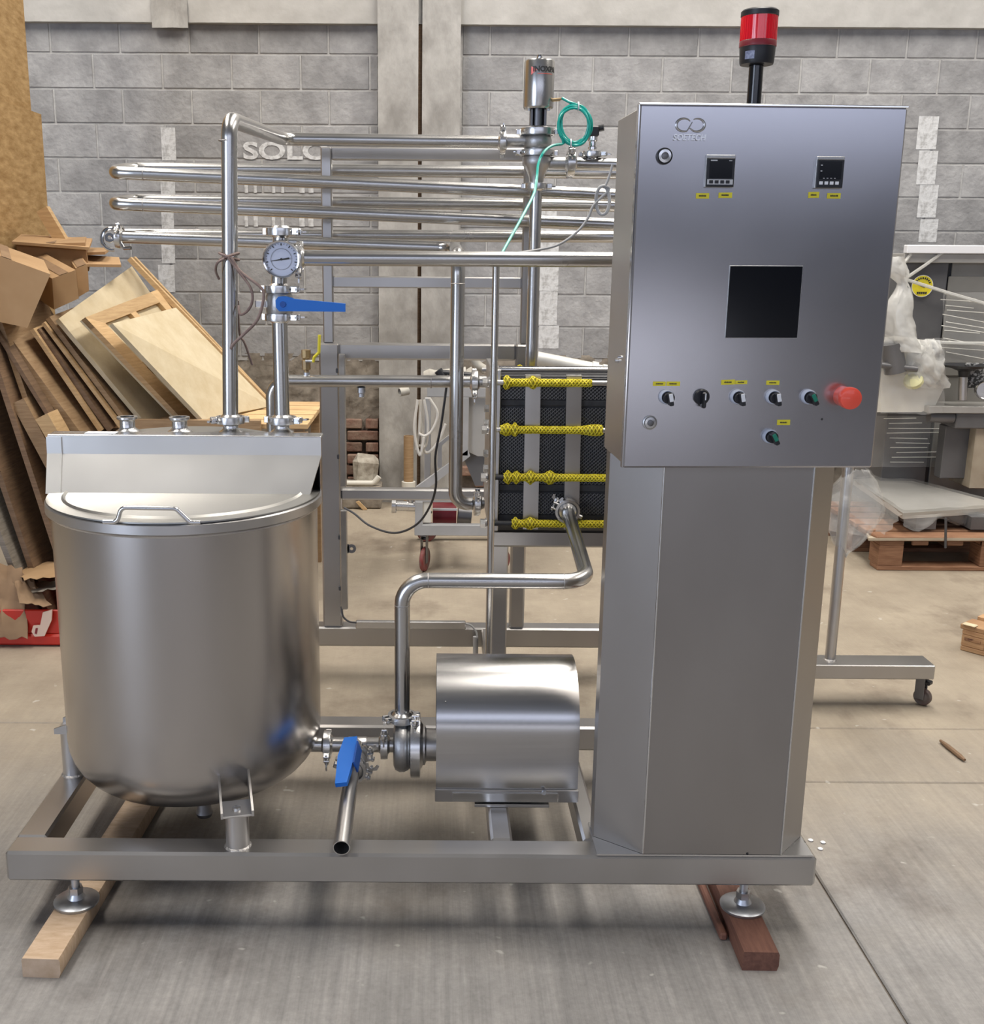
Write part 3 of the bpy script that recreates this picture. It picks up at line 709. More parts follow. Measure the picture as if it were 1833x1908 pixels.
# drain branch: valve with blue lever, open spout
dv = thing('drain_valve', 'butterfly valve with short blue lever below the tank outlet', 'valve', tee + V((-.004, -.09, -.01)))
v0 = tee + V((-.004, -.062, -.006)); vd = (P(636, 1580, 2.195) - P(664, 1432, 2.50)).normalized()
clamp(dv, v0, vd, wing=(1,0,.15))
obj('body', MB().lathe([(R15,0),(.030,.004),(.034,.010),(.034,.030),(.030,.036),(R15,.040)], v0 + vd * .006, vd, 28), 'steel_cast', dv)
v1 = v0 + vd * .052
clamp(dv, v1, vd, wing=(1,0,-.3))
lv0 = P(653, 1384, 2.50); lv1 = P(638, 1462, 2.36)
dl = (lv1 - lv0); sdv = V((1,0,.12)).normalized(); upv = sdv.cross(dl.normalized()).normalized()
lev = MB()
q = lambda t, s_, u: lv0 + dl * t + sdv * s_ + upv * u
lev.add([q(-.08,-.016,-.009), q(-.08,.016,-.009), q(-.08,.016,.009), q(-.08,-.016,.009), q(.35,-.023,-.009), q(.35,.019,-.009), q(.35,.019,.009), q(.35,-.023,.009), q(1,-.017,-.006), q(1,.011,-.006), q(1,.011,.006), q(1,-.017,.006)],
        [(0,1,2,3),(8,11,10,9)] + [(k, (k+1) % 4, 4 + (k+1) % 4, 4 + k) for k in range(4)] + [(4 + k, 4 + (k+1) % 4, 8 + (k+1) % 4, 8 + k) for k in range(4)])
hl = obj('lever', lev, 'blue', dv, ang=20)
obj('lever_flange', MB().slab([q(.1,.019,-.016), q(.62,.019,-.016), q(.62,.024,.016), q(.1,.024,.016)], .004), 'blue_dark', hl)
obj('stem', MB().cyl(v0 + vd * .026, lv0 + dl * .12, .009), 'steel', dv)
sp = thing('drain_spout', 'open-ended stainless drain pipe pointing forward over the front beam', 'pipe', v1)
ve = P(636, 1580, 2.195)
obj('tube', MB().hollow(v1 + vd * .004, ve, R15, .0022, 32), 'steel', sp)

# discharge pipe: up, across, then back to the heat exchanger
dp = thing('discharge_pipe', 'bent stainless pipe rising from the pump and crossing to the heat exchanger', 'pipe', (ax0.x, PY, top.z))
zc_ = P(748, 1081, PY).z; C_ = P(1096, 1080, PY); D_ = P(1057, 952, 3.115)
path = [V((ax0.x, PY, top.z)), V((ax0.x, PY, zc_)), V((C_.x, PY, zc_)), D_]
obj('tube', MB().tube(smooth_path(path, .062, 12), R15, 28), 'steel_pipe', dp)
for c, ax in ((V((ax0.x, PY, zc_ - .064)), (0,0,1)), (V((ax0.x + .064, PY, zc_)), (1,0,0)), (V((C_.x - .06, PY, zc_)), (1,0,0))):
    obj('weld_seam', MB().lathe([(R15,-.0012),(R15+.0006,0),(R15,.0012)], c, ax, 28), 'weld', dp)
clamp(dp, D_, D_ - V((C_.x, PY, zc_)), wing=(-.9,0,.4))
obj('end_ferrule', MB().lathe([(R15,0),(.031,.008),(.033,.014),(.033,.03),(0,.03)], D_, (D_ - V((C_.x, PY, zc_))).normalized(), 28), 'steel', dp)

# ------------------------------------------------------------------ pipe from the tank up and over (left riser)
LP = thing('overhead_return_pipe', 'tall stainless pipe rising from the tank and running along the top', 'pipe', (fx(430), FY, ZH))
tp = P(427, 222, FY); Yb = 3.58
e1 = P(527, 259, Yb); e2 = P(936, 265, Yb)
pts = [V((fx(430), FY, ZH + .026)), V((tp.x, FY, tp.z)), V((e1.x, Yb, e1.z)), V((e2.x, Yb, e2.z))]
obj('tube', MB().tube(smooth_path(pts, .045, 12), R15, 28), 'steel_pipe', LP)
obj('weld_seam', MB().lathe([(R15,-.0015),(R15+.0008,0),(R15,.0015)], P(422, 262, FY), (0,0,1), 28), 'weld', LP)
clamp(LP, (fx(430), FY, ZH + .026), (0,0,1), wing=(-1,-.3,0))
clamp(LP, e2, (1,0,0), wing=(0,-.25,1))
# wire tied round the riser
wr = thing('tied_wire', 'brown wire knotted round the left riser pipe', 'wire', P(427, 480, FY))
kx = P(427, 478, FY); r_ = R15 + .004
for tl in (-.35, .35):
    obj('loop', MB().tube([kx + V((r_ * math.cos(t), r_ * math.sin(t), tl * r_ * math.cos(t))) for t in [2 * PI * k / 20 for k in range(21)]], .0033, 8), 'wire_brown', wr)
yy = FY - r_ - .004
obj('strand', MB().tube(spline([P(425, 480, yy), P(440, 500, yy), P(466, 535, yy - .01), P(470, 560, yy - .01), P(462, 578, yy), P(448, 586, yy), P(444, 570, FY - .01)], 8), .0033, 8), 'wire_brown', wr)
obj('strand', MB().tube(spline([P(430, 478, yy), P(447, 505, yy), P(485, 535, yy - .02), P(491, 555, yy - .02), P(480, 595, yy - .02), P(455, 622, yy - .01), P(436, 640, yy - .005), P(430, 650, yy - .002)], 8), .0036, 8), 'wire_brown', wr)
obj('strand', MB().tube(spline([P(418, 482, yy), P(405, 490, yy), P(402, 505, FY), P(408, 520, FY + .02)], 8), .003, 8), 'wire_brown', wr)
obj('strand', MB().tube(spline([P(443, 560, FY + .03), P(446, 620, FY + .04), P(456, 640, FY + .04), P(470, 680, FY + .04)], 8), .003, 8), 'wire_brown', wr)

# ------------------------------------------------------------------ gauge riser (second port)
GX = fx(526)
gr = thing('gauge_riser', 'short stainless riser on the tank lid carrying the round dial gauge', 'pipe', (GX, FY, ZH))
zv = P(527, 568, FY).z; zg = P(527, 483, FY).z; zt = P(535, 432, FY).z
obj('tube', MB().tube([V((GX, FY, ZH + .026)), V((GX, FY, zv - .024))], R15, 28), 'steel_pipe', gr)
clamp(gr, (GX, FY, ZH + .026), (0,0,1), wing=(1,-.2,0))
clamp(gr, (GX, FY, zv - .03), (0,0,1), wing=(1,-.3,0))
clamp(gr, (GX, FY, zv + .038), (0,0,1), wing=(1,-.2,0))
obj('tee', MB().tube([V((GX, FY, zv + .04)), V((GX + .008, FY, zt - .004))], R15, 28), 'steel_pipe', gr)
clamp(gr, (GX + .008, FY, zt), (0,0,1), wing=(1,-.3,0))
obj('blind_cap', MB().lathe([(0,.004),(.026,.004),(.027,.008),(0,.010)], (GX + .008, FY, zt + .001), seg=28), 'steel_bright', gr)
bv = thing('butterfly_valve', 'butterfly valve with long blue lever on the gauge riser', 'valve', (GX, FY, zv))
obj('body', MB().lathe([(R15,-.028),(.030,-.024),(.033,-.018),(.033,.020),(.030,.028),(R15,.034)], (GX, FY, zv), seg=28), 'steel_cast', bv)
obj('side_boss', MB().cbox((GX - .058, FY - .014, zv - .008), (GX - .025, FY + .012, zv + .012), .003), 'steel_bright', bv)
ya = FY - .052
A = lambda px, py: P(px, py, ya)
hb_ = MB().prism([A(513, 560), A(518, 553), A(530, 552), A(545, 556), A(545, 580), A(520, 580), A(514, 573)], (0, .026, 0))
hv = obj('lever_hub', hb_, 'blue', bv, ang=20)
obj('lever_blade', MB().prism([A(545, 557), A(643, 566), A(643, 581), A(545, 580)], (0, .018, 0)), 'blue', bv, ang=20)
obj('lever_screw', MB().lathe([(0,0),(.0075,0),(.007,.003),(0,.003)], P(527, 567, ya), (0,-1,0), 16), 'blue_dark', hv)
obj('stem', MB().cyl((GX, FY - .03, zv), (GX, ya + .02, zv), .009), 'steel', bv)

tg = thing('dial_thermometer', 'round white-faced dial thermometer with black needle', 'gauge', P(524, 483, FY - .06))
gc = P(524, 483, FY - .045); gn = (CO - gc); gn.z *= .25; gn.x *= .3; gn = gn.normalized(); GR = .0445
obj('case', MB().lathe([(0,-.022),(GR*.9,-.022),(GR,-.016),(GR,0),(GR*1.01,.003),(GR*.98,.006),(GR*.90,.005),(GR*.88,-.002),(0,-.002)], gc, gn, 40), 'chrome', tg)
fc_ = obj('dial_face', MB().lathe([(0,0),(GR*.89,0),(GR*.89,-.001),(0,-.001)], gc - gn * .001, gn, 40), 'dial', tg)
gx_ = V((0,0,1)).cross(gn).normalized(); gy_ = gn.cross(gx_)
fw = gc + gn * .0006
for k in range(25):
    a = math.radians(225 - k * 270 / 24); dv_ = gx_ * math.cos(a) + gy_ * math.sin(a); tv = gn.cross(dv_); r1 = .84; r0_ = .72 if k % 3 == 0 else .78; wd = .0011 if k % 3 == 0 else .0005
    obj('tick', MB().slab([fw + dv_ * GR * r0_ - tv * wd, fw + dv_ * GR * r1 - tv * wd, fw + dv_ * GR * r1 + tv * wd, fw + dv_ * GR * r0_ + tv * wd], .0004), 'ink', fc_)
ring = MB().lathe([(GR*.55,0),(GR*.565,0),(GR*.565,.0004),(GR*.55,.0004),(GR*.55,0)], fw, gn, 40); obj('scale_ring', ring, 'ink', fc_)
def onface(px, py):
    r = ray(px, py); t = (fw + gn * .002 - CO).dot(gn) / r.dot(gn); return CO + r * t
n0, n1 = onface(504, 486.5), onface(538, 481.5); nt_ = gn.cross((n1 - n0).normalized())
obj('needle', MB().add([n0 - nt_ * .0006, n0 + nt_ * .0006, n1 + nt_ * .0022, n1 + (n1 - n0).normalized() * .002, n1 - nt_ * .0022], [(0, 4, 3, 2, 1)]), 'ink', tg)
obj('needle_hub', MB().lathe([(0,0),(.003,0),(.002,.0025),(0,.0025)], fw, gn, 14), 'ink', tg)
obj('back_stem', MB().cyl(gc - gn * .02, V((GX + .002, FY - .015, gc.z)), .008), 'steel', tg)
# pipe from the gauge tee to the cabinet
gp = thing('gauge_side_pipe', 'level stainless pipe from the gauge riser to behind the control cabinet', 'pipe', P(850, 483, FY))
a, b = V((GX + .006, FY, P(580, 481, FY).z)), P(1150, 484, FY + .02); 
obj('tube', MB().tube([a, b], R15 * .97, 28), 'steel_pipe', gp)
clamp(gp, a + V((.045, 0, 0)), (1,0,0), wing=(0,-.7,-1))

# ------------------------------------------------------------------ holding tube: sloped coil through the rack
ht = thing('holding_tube', 'stack of long sloped stainless holding tubes with return bends', 'pipe coil', P(700, 380, 3.68))
RH = .0205; Yf, Yk = 3.68, 3.90
rows = [((226, 322), (1150, 364), (233, 314), (1150, 322)), ((226, 380), (1150, 419), (233, 373), (1150, 383))]
for (fa, fb, ra, rb_) in rows:
    A_, B_ = P(*fa, Yf), P(*fb, Yf); C2, D2 = P(*ra, Yk), P(*rb_, Yk); C2.x = A_.x
    ctr = (A_ + C2) / 2; rad = (C2 - A_) / 2
    bend = [ctr - rad * math.cos(PI * k / 12) + V((-rad.length * math.sin(PI * k / 12), 0, 0)) * .35 for k in range(13)]
    obj('tube', MB().tube([B_, A_ + (B_ - A_).normalized() * .05] + bend + [C2 + (D2 - C2).normalized() * .05, D2], RH, 24), 'steel_pipe', ht)
    s_ = A_ + (B_ - A_) * .045
    obj('weld_seam', MB().lathe([(RH,-.0015),(RH+.0008,0),(RH,.0015)], s_, B_ - A_, 24), 'weld', ht)
C3, D3 = P(233, 437, Yk), P(1150, 441, Yk)
lowa = P(226, 441, Yf)
ctr = (lowa + C3) / 2; rad = (C3 - lowa) / 2
obj('tube', MB().tube([C3 + V((.0, 0, 0)), D3], RH, 24), 'steel_pipe', ht)
# lowest run comes forward and drops to the heat exchanger
Yd = 3.22
dw = thing('drop_pipe', 'lowest sloped tube that turns down to the heat exchanger inlet', 'pipe', P(855, 930, Yd))
k0 = P(826, 462, Yf); k1 = P(853, 478, Yd); k2 = P(855, 940, Yd); k3 = P(898, 943, Yd + .03)
k1.x = P(853, 500, Yd).x; k2.x = k1.x; k0b = V((k1.x, Yf, k0.z))
obj('tube', MB().tube(smooth_path([lowa, k0b, V((k1.x, Yd, k0b.z - .02)), V((k1.x, Yd, k2.z)), V((k3.x, k3.y, k2.z))], .062, 12), RH, 24), 'steel_pipe', dw)
obj('weld_seam', MB().lathe([(RH,-.0015),(RH+.001,0),(RH,.0015)], V((k1.x, Yd, P(853, 528, Yd).z)), (0,0,1), 24), 'weld', dw)
clamp(dw, V((P(889, 940, Yd).x, Yd + .02, k2.z)), (1,.05,0), wing=(0,-.5,1))
clamp(dw, lowa + V((-.006,0,0)), (1,0,-.1), wing=(-.2,-.8,.8))
lc = lowa + V((-.012, -.01, 0))     # open clamp hanging on the free end
hc = thing('hanging_clamp', 'open sanitary clamp hanging on the free end of the lowest tube', 'clamp', lc)
arcp = [lc + V((.034 * math.cos(t) - .012, -.012, .034 * math.sin(t) - .008)) for t in [math.radians(60 + 220 * k / 16) for k in range(17)]]
obj('jaw', MB().tube(arcp, .006, 10), 'chrome', hc)
obj('jaw', MB().tube([P(225, 452, Yf - .02), P(232, 463, Yf - .03), P(244, 462, Yf - .04)], .006, 10), 'chrome', hc)
obj('bolt', MB().cyl(P(206, 444, Yf - .03), P(224, 456, Yf - .02), .0045, seg=12), 'chrome', hc)
wp = P(204, 443, Yf - .03)
obj('wing_nut', MB().lathe([(.006,-.004),(.015,-.004),(.015,.004),(.006,.004),(.006,-.004)], wp, (.3,-1,.2), 18), 'chrome', hc)

# ------------------------------------------------------------------ air-actuated divert valve
YV = 3.58
av = thing('actuated_valve', 'pneumatic divert valve with tall cylindrical actuator behind the cabinet', 'valve', P(1002, 345, YV))
cb = P(1001, 262, YV)
VX = cb.x
zz = lambda py: P(1001, py, YV).z
obj('upper_body', MB().lathe([(.020, zz(286)),(.034, zz(281)),(.043, zz(272)),(.045, zz(262)),(.040, zz(252)),(.030, zz(246))], (VX, YV, 0), seg=32), 'steel_cast', av)
obj('lower_body', MB().lathe([(.021, zz(346)),(.024, zz(330)),(.032, zz(318)),(.044, zz(308)),(.046, zz(300)),(.042, zz(291)),(.030, zz(286))], (VX, YV, 0), seg=32), 'steel_cast', av)
clamp(av, (VX, YV, zz(246)), (0,0,1), r=.033, wing=(1,-.1,0), big=1.1)
clamp(av, (VX, YV, zz(285)), (0,0,1), r=.033, wing=(-1,-.1,0), big=1.0)
clamp(av, (VX, YV, zz(347)), (0,0,1), r=.0195, wing=(1,-.1,0))
yk = MB()
for s_ in (-1, 1): yk.cbox((VX + s_ * .021 - .004, YV - .018, zz(244)), (VX + s_ * .021 + .004, YV + .018, zz(204)), .001)
yk.lathe([(0, zz(244)), (.017, zz(244)), (.017, zz(204)), (0, zz(204))], (VX, YV, 0), seg=18)
obj('yoke', yk, 'steel_dark', av)
act = obj('actuator', MB().lathe([(0, zz(204)), (.043, zz(204)), (.046, zz(201)), (.0465, zz(200)), (.0465, zz(116)), (.0445, zz(113)), (0, zz(113))], (VX, YV, 0), seg=40), 'steel_pipe', av)
obj('top_stem', MB().lathe([(0, zz(114)), (.006, zz(114)), (.009, zz(108)), (.007, zz(102)), (0, zz(100))], (VX, YV, 0), seg=16), 'chrome', act)
for s_ in (-.03, .03): obj('actuator_screw', MB().cyl((VX + s_, YV - .02, zz(208)), (VX + s_, YV - .02, zz(203)), .004, seg=10), 'zinc', act)
def wrap(mb, cx_, cz_, sc_, ang0, rad):
    out = []
    for p in mb.v:
        a = ang0 + p.x * sc_ / rad; rr = rad + p.z
        out.append(V((cx_ + rr * math.sin(a), YV - rr * math.cos(a), cz_ + p.y * sc_)))
    mb.v = out; return mb
obj('lettering', wrap(text_mb('INOXPA', .021, .0006, bold=.0008), VX, zz(133), 1.0, .34, .0467), 'ink', act, smooth=False)
tri = MB().prism([(-.012,.010,0),(.006,.0,0),(-.012,-.014,0)], (0,0,.0008)); tri.v = [V((VX + (.0469 + p.z) * math.sin(-.36 + p.x / .0467), YV - (.0469 + p.z) * math.cos(-.36 + p.x / .0467), zz(134) + p.y)) for p in tri.v]
obj('red_logo', tri, 'red', act)
lt = MB().grid(lambda u, v: V((VX + .0470 * math.sin(-.2 + 1.1 * u), YV - .0470 * math.cos(-.2 + 1.1 * u), zz(141.5) + v * .0012)), 10, 1); obj('red_line', lt, 'red', act)
obj('side_port', MB().tube([V((e2.x, YV, cb.z)), V((VX, YV, cb.z))], R15, 20), 'steel_cast', av)
obj('outlet', MB().tube([V((VX, YV, zz(304))), V((P(1062, 306, YV).x, YV, zz(304)))], R15, 20), 'steel_cast', av)
obj('air_fitting', MB().cyl(V((VX + .04, YV - .02, zz(188))), V((VX + .064, YV - .024, zz(187))), .005, seg=12).cyl(V((VX + .06, YV - .024, zz(187))), V((VX + .072, YV - .026, zz(185))), .0035, seg=12), 'brass', act)
op = thing('valve_outlet_pipe', 'short stainless pipe from the divert valve into the cabinet side', 'pipe', P(1090, 306, YV))
obj('tube', MB().tube([V((P(1058, 306, YV).x, YV, zz(304))), V((P(1175, 306, YV).x, YV, zz(304) - .004))], R15, 24), 'steel_pipe', op)
clamp(op, V((P(1063, 306, YV).x, YV, zz(304))), (1,0,0), wing=(0,-.6,1), big=1.3)
vs_ = thing('vertical_valve_pipe', 'vertical stainless pipe dropping from the divert valve behind the heat exchanger', 'pipe', P(985, 680, YV))
obj('tube', MB().tube([V((VX, YV, zz(348))), V((VX, YV, P(985, 700, YV).z))], R15, 24), 'steel_pipe', vs_)
# pressure sensor on the outlet pipe
se = thing('pressure_sensor', 'pressure transmitter with black angled plug on the outlet pipe', 'sensor', P(1104, 290, YV))
sx_ = P(1103, 290, YV).x; sq = lambda py: P(1103, py, YV).z
clamp(se, (sx_, YV, sq(287)), (0,0,1), r=.016, wing=(1,-.3,0), big=.9)
obj('neck', MB().lathe([(.012, sq(298)),(.010, sq(288)),(.0095, sq(282)),(.014, sq(279)),(.014, sq(274)),(.011, sq(272)),(.011, sq(264)),(.015, sq(262)),(.015, sq(254)),(0, sq(253))], (sx_, YV, 0), seg=20), 'chrome', se)
pl = MB().cbox((sx_ - .017, YV - .018, sq(255)), (sx_ + .017, YV + .018, sq(235)), .004)
pl.cyl(V((sx_ + .010, YV, sq(240))), V((sx_ + .032, YV - .006, sq(238))), .010, seg=16)
obj('plug', pl, 'black', se)
# green air tube and grey cable
at = thing('air_hose', 'green pneumatic hose coiled beside the divert valve', 'hose', P(1070, 235, YV - .05))
hp = [V((VX + .07, YV - .026, zz(185))), P(1062, 191, YV - .05), P(1078, 196, YV - .05)]
coil = []
for k in range(91):
    t = math.radians(70 - 360 * 3.6 * k / 90); rx, rz = 28 + 3.5 * math.sin(k * .31), 35 + 3.5 * math.sin(k * .31 + .5)
    coil.append(P(1071 + rx * math.cos(t), 233 - rz * math.sin(t), YV - .05 - .004 * math.sin(k * .5) - .012 * k / 90))
tail = [P(1050, 268, YV - .06), P(1028, 272, YV - .09), P(1012, 285, YV - .12), P(1003, 305, YV - .15), P(1000, 330, 3.3), P(995, 360, 3.25), P(975, 400, 3.15), P(950, 445, 3.05), P(932, 478, 2.97), P(925, 496, 2.95)]
obj('tube', MB().tube(hp + spline(coil[::2], 4) + spline(tail, 6), .0042, 10), 'teal', at)
for (px, py) in ((1077, 198), (1063, 267)):
    obj('cable_tie', MB().lathe([(.010,-.002),(.013,-.002),(.013,.002),(.010,.002),(.010,-.002)], P(px, py, YV - .055), (1,0,0), 14), 'white', at)
cg = thing('sensor_cable', 'thin grey sensor cable looped beside the cabinet', 'cable', P(1120, 375, 3.3))
ycb = 3.05
lp = [P(1141, 306, ycb), P(1136, 325, ycb), P(1128, 345, ycb)]
for k in range(27):
    t = math.radians(80 - 360 * 2.1 * k / 26); lp.append(P(1121 + 13 * math.cos(t) + .15 * k, 373 - 27 * math.sin(t), ycb + .003 * math.sin(k)))
lp += [P(1106, 382, ycb), P(1096, 405, ycb), P(1075, 432, ycb), P(1040, 456, ycb), P(1000, 466, ycb), P(960, 472, 3.0), P(936, 480, 2.97), P(926, 490, 2.95)]
obj('cable', MB().tube(spline(lp, 4), .0035, 8), 'grey_cable', cg)
# conduit tube that takes both
cd = thing('conduit_tube', 'slim vertical stainless conduit tube in front of the heat exchanger', 'conduit', P(905, 1230, 2.94))
ca, cb2 = P(925, 489, 2.94), P(906, 1235, 2.94)
obj('tube', MB().lathe([(.0065, 0), (.0095, 0), (.0095, ca.z - ZT), (.0080, ca.z - ZT), (.0080, ca.z - ZT - .05), (0, ca.z - ZT - .05)], (ca.x - .001, 2.94, ZT), seg=18), 'steel_pipe', cd)
# ------------------------------------------------------------------ control cabinet on its column
KYAW = math.radians(2.4)
K0 = P(1160, 872, 2.13); KM = Matrix.Rotation(KYAW, 3, 'Z')
kx_, ky_ = KM @ V((1,0,0)), KM @ V((0,1,0))
cab = thing('control_cabinet', 'stainless control cabinet with selector switches and dark screen on a tall column', 'control cabinet', K0, rotz=KYAW)
def K(px, py, v=0.0):       # pixel -> cabinet-local point on the plane v behind the door face
    r = ray(px, py); o = K0 + ky_ * v; t = (o - CO).dot(ky_) / r.dot(ky_); q = CO + r * t - K0
    return V((q.dot(kx_), v, q.z))
KW = K(1692, 200).x; KH = K(1193, 194).z; KD = .215
DT = .016
obj('body', MB().cbox((.004, DT + .004, .002), (KW - .004, KD, KH - .002), .004), 'steel_sheet', cab)
door = obj('door', MB().cbox((0, 0, 0), (KW, DT, KH), .0035), 'steel_door', cab)
obj('door_seal', MB().box((.008, DT, .006), (KW - .008, DT + .005, KH - .006)), 'black', cab)
obj('top_lip', MB().cbox((-.001, -.001, KH - .001), (KW + .001, DT + .004, KH + .003), .001), 'chrome', door)
obj('edge_strip', MB().cbox((-.0015, .002, .0), (.0015, DT, KH), .0005), 'chrome', door)
hg = K(1150, 672, .10)
obj('hinge_stud', MB().lathe([(0,0),(.005,0),(.004,.008),(0,.008)], (.004, .10, hg.z), (-1,0,0), 12).lathe([(0,0),(.004,0),(.003,.006),(0,.006)], (.004, .085, hg.z + .008), (-1,0,0), 12), 'chrome', cab)
# column (local frame too)
def KL(x, y, z):  q = V((x, y, z)) - K0; return V((q.dot(kx_), q.dot(ky_), q.z))
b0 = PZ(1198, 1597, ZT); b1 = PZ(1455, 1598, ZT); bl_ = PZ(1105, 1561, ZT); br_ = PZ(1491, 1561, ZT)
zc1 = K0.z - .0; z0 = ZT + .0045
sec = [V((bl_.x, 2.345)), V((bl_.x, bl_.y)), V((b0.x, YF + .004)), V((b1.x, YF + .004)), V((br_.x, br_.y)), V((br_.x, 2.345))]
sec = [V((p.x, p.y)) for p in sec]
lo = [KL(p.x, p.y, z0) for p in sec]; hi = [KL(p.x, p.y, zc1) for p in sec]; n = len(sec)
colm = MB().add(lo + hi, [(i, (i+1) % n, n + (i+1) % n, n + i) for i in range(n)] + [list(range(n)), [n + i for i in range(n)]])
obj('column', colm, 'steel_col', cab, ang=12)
seam = MB()
for i in (2, 3):
    p = sec[i]; seam.tube([KL(p.x, p.y - .0002, z0 + .002), KL(p.x, p.y - .0002, zc1)], .0022, 8)
obj('bend_edge', seam, 'steel_bright' , cab)
obj('rivet', MB().lathe([(0,0),(.003,0),(.002,.002),(0,.002)], KL(P(1393, 1592, YF).x, YF + .004, P(1393, 1592, YF).z), (0,-1,0), 10), 'black', cab)
# locks
def lockset(px, py, ringm, r):
    c = K(px, py)
    o = obj('lock', MB().lathe([(r,0),(r,.004),(r*.86,.005),(r*.84,.003),(0,.003)], c, (0,-1,0), 28), ringm, cab)
    obj('lock_face', MB().lathe([(0,.003),(r*.80,.003),(r*.78,.0075),(r*.46,.008),(r*.44,.005),(0,.005)], c, (0,-1,0), 28), 'steel_bright', o)
    obj('key_insert', MB().lathe([(0,.005),(r*.42,.005),(r*.40,.008),(r*.30,.0085),(0,.0085)], c, (0,-1,0), 20), 'steel_dark', o)
lockset(1237, 291, 'black', .0150); lockset(1210, 787, 'steel_cast', .0140)
# raised maker's sign
def flat(mb, c, w_, h_, m, name, par, depth=.0012, sm=False):
    lo = [min(p[i] for p in mb.v) for i in range(2)]; hi = [max(p[i] for p in mb.v) for i in range(2)]
    mb.v = [V((c.x + (p.x - (lo[0]+hi[0])/2) * w_ / (hi[0]-lo[0]), c.y - depth/2 - p.z, c.z + (p.y - (lo[1]+hi[1])/2) * h_ / (hi[1]-lo[1]))) for p in mb.v]
    return obj(name, mb, m, par, smooth=sm)
u = lambda a, b, py: K(b, py).x - K(a, py).x
v_ = lambda px, a, b: K(px, a).z - K(px, b).z
flat(text_mb('SOETECH', .02, .0028, font_shear=.15, bold=.0006), K(1284, 256), u(1254, 1315, 256), v_(1284, 250, 262), 'steel_bright', 'embossed_letters', door)
lc_ = K(1286, 233); rx = u(1260, 1312, 233) / 4; rz = v_(1286, 221, 245) / 2
for sg in (-1, 1):
    pts = []
    for k in range(19):
        t = math.radians(35 + 265 * k / 18) if sg < 0 else math.radians(-145 + 265 * k / 18)
        pts.append(V((lc_.x + sg * rx * .95 + rx * math.cos(t) * 1.08, -.0006, lc_.z + rz * math.sin(t))))
    pts = pts + [V((lc_.x + rx * .25, -.0006, lc_.z + rz * .45))] if sg < 0 else [V((lc_.x - rx * .2, -.0006, lc_.z - rz * .5))] + pts
    obj('embossed_logo', MB().tube(spline(pts, 3), .0022, 8, rf=lambda q: .0024 * (.35 + .65 * math.sin(PI * q))), 'steel_bright', door)
# temperature controllers
def controller(x0, x1, y0, y1, style):
    a, b = K(x0, y1), K(x1, y0)
    o = obj('temperature_controller', MB().cbox((a.x, -.006, a.z), (b.x, .001, b.z), .001), 'steel_cast', cab)
    w_, h_ = b.x - a.x, b.z - a.z; e = .06
    obj('bezel', MB().cbox((a.x + w_*.02, -.010, a.z + h_*.01), (b.x - w_*.03, -.006, b.z - h_*.10), .0012), 'black', o)
    obj('display', MB().box((a.x + w_*.11, -.0108, a.z + h_*.28), (b.x - w_*.12, -.0100, b.z - h_*.16)), 'screen', o)
    zb_ = a.z + h_ * .08
    if style == 0:
        obj('key_strip', MB().box((a.x + w_*.05, -.0106, zb_), (b.x - w_*.07, -.0100, zb_ + h_*.16)), 'grey_plastic', o)
    for k in range(4):
        cx_ = a.x + w_ * (.2 + .19 * k) - w_*.02; kw = w_ * .065
        obj('key', MB().cbox((cx_ - kw, -.0118, zb_ + h_*.03), (cx_ + kw, -.0105, zb_ + h_*.13), .0004), 'black' if style == 0 else 'white', o)
    if style == 1:
        for k in range(4): obj('indicator', MB().box((a.x + w_*(.24 + .13*k), -.0110, a.z + h_*.30), (a.x + w_*(.30 + .13*k), -.0106, a.z + h_*.32)), 'grey_plastic', o)
        for k in range(2): obj('indicator', MB().box((a.x + w_*.13, -.0112, b.z - h_*(.30 + .18*k)), (a.x + w_*.19, -.0106, b.z - h_*(.27 + .18*k))), 'grey_plastic', o)
    else:
        obj('indicator', MB().box((a.x + w_*.13, -.0112, b.z - h_*.20), (a.x + w_*.36, -.0106, b.z - h_*.165)), 'grey_plastic', o)
        obj('indicator', MB().box((b.x - w_*.24, -.0112, b.z - h_*.20), (b.x - w_*.14, -.0106, b.z - h_*.175)), 'grey_plastic', o)
controller(1311, 1369, 289, 349, 0); controller(1515, 1572, 292, 351, 1)
# touch screen
q = [K(1360, 495), K(1494, 497), K(1484, 630), K(1351, 628)]
x0 = (q[0].x + q[3].x) / 2; x1 = (q[1].x + q[2].x) / 2; z1 = (q[0].z + q[1].z) / 2; z0_ = (q[2].z + q[3].z) / 2
obj('screen_frame', MB().cbox((x0 - .0012, -.002, z0_ - .0012), (x1 + .0012, .001, z1 + .0012), .0005), 'steel_cast', cab)
obj('screen', MB().cbox((x0, -.0035, z0_), (x1, -.001, z1), .0006), 'screen', cab)
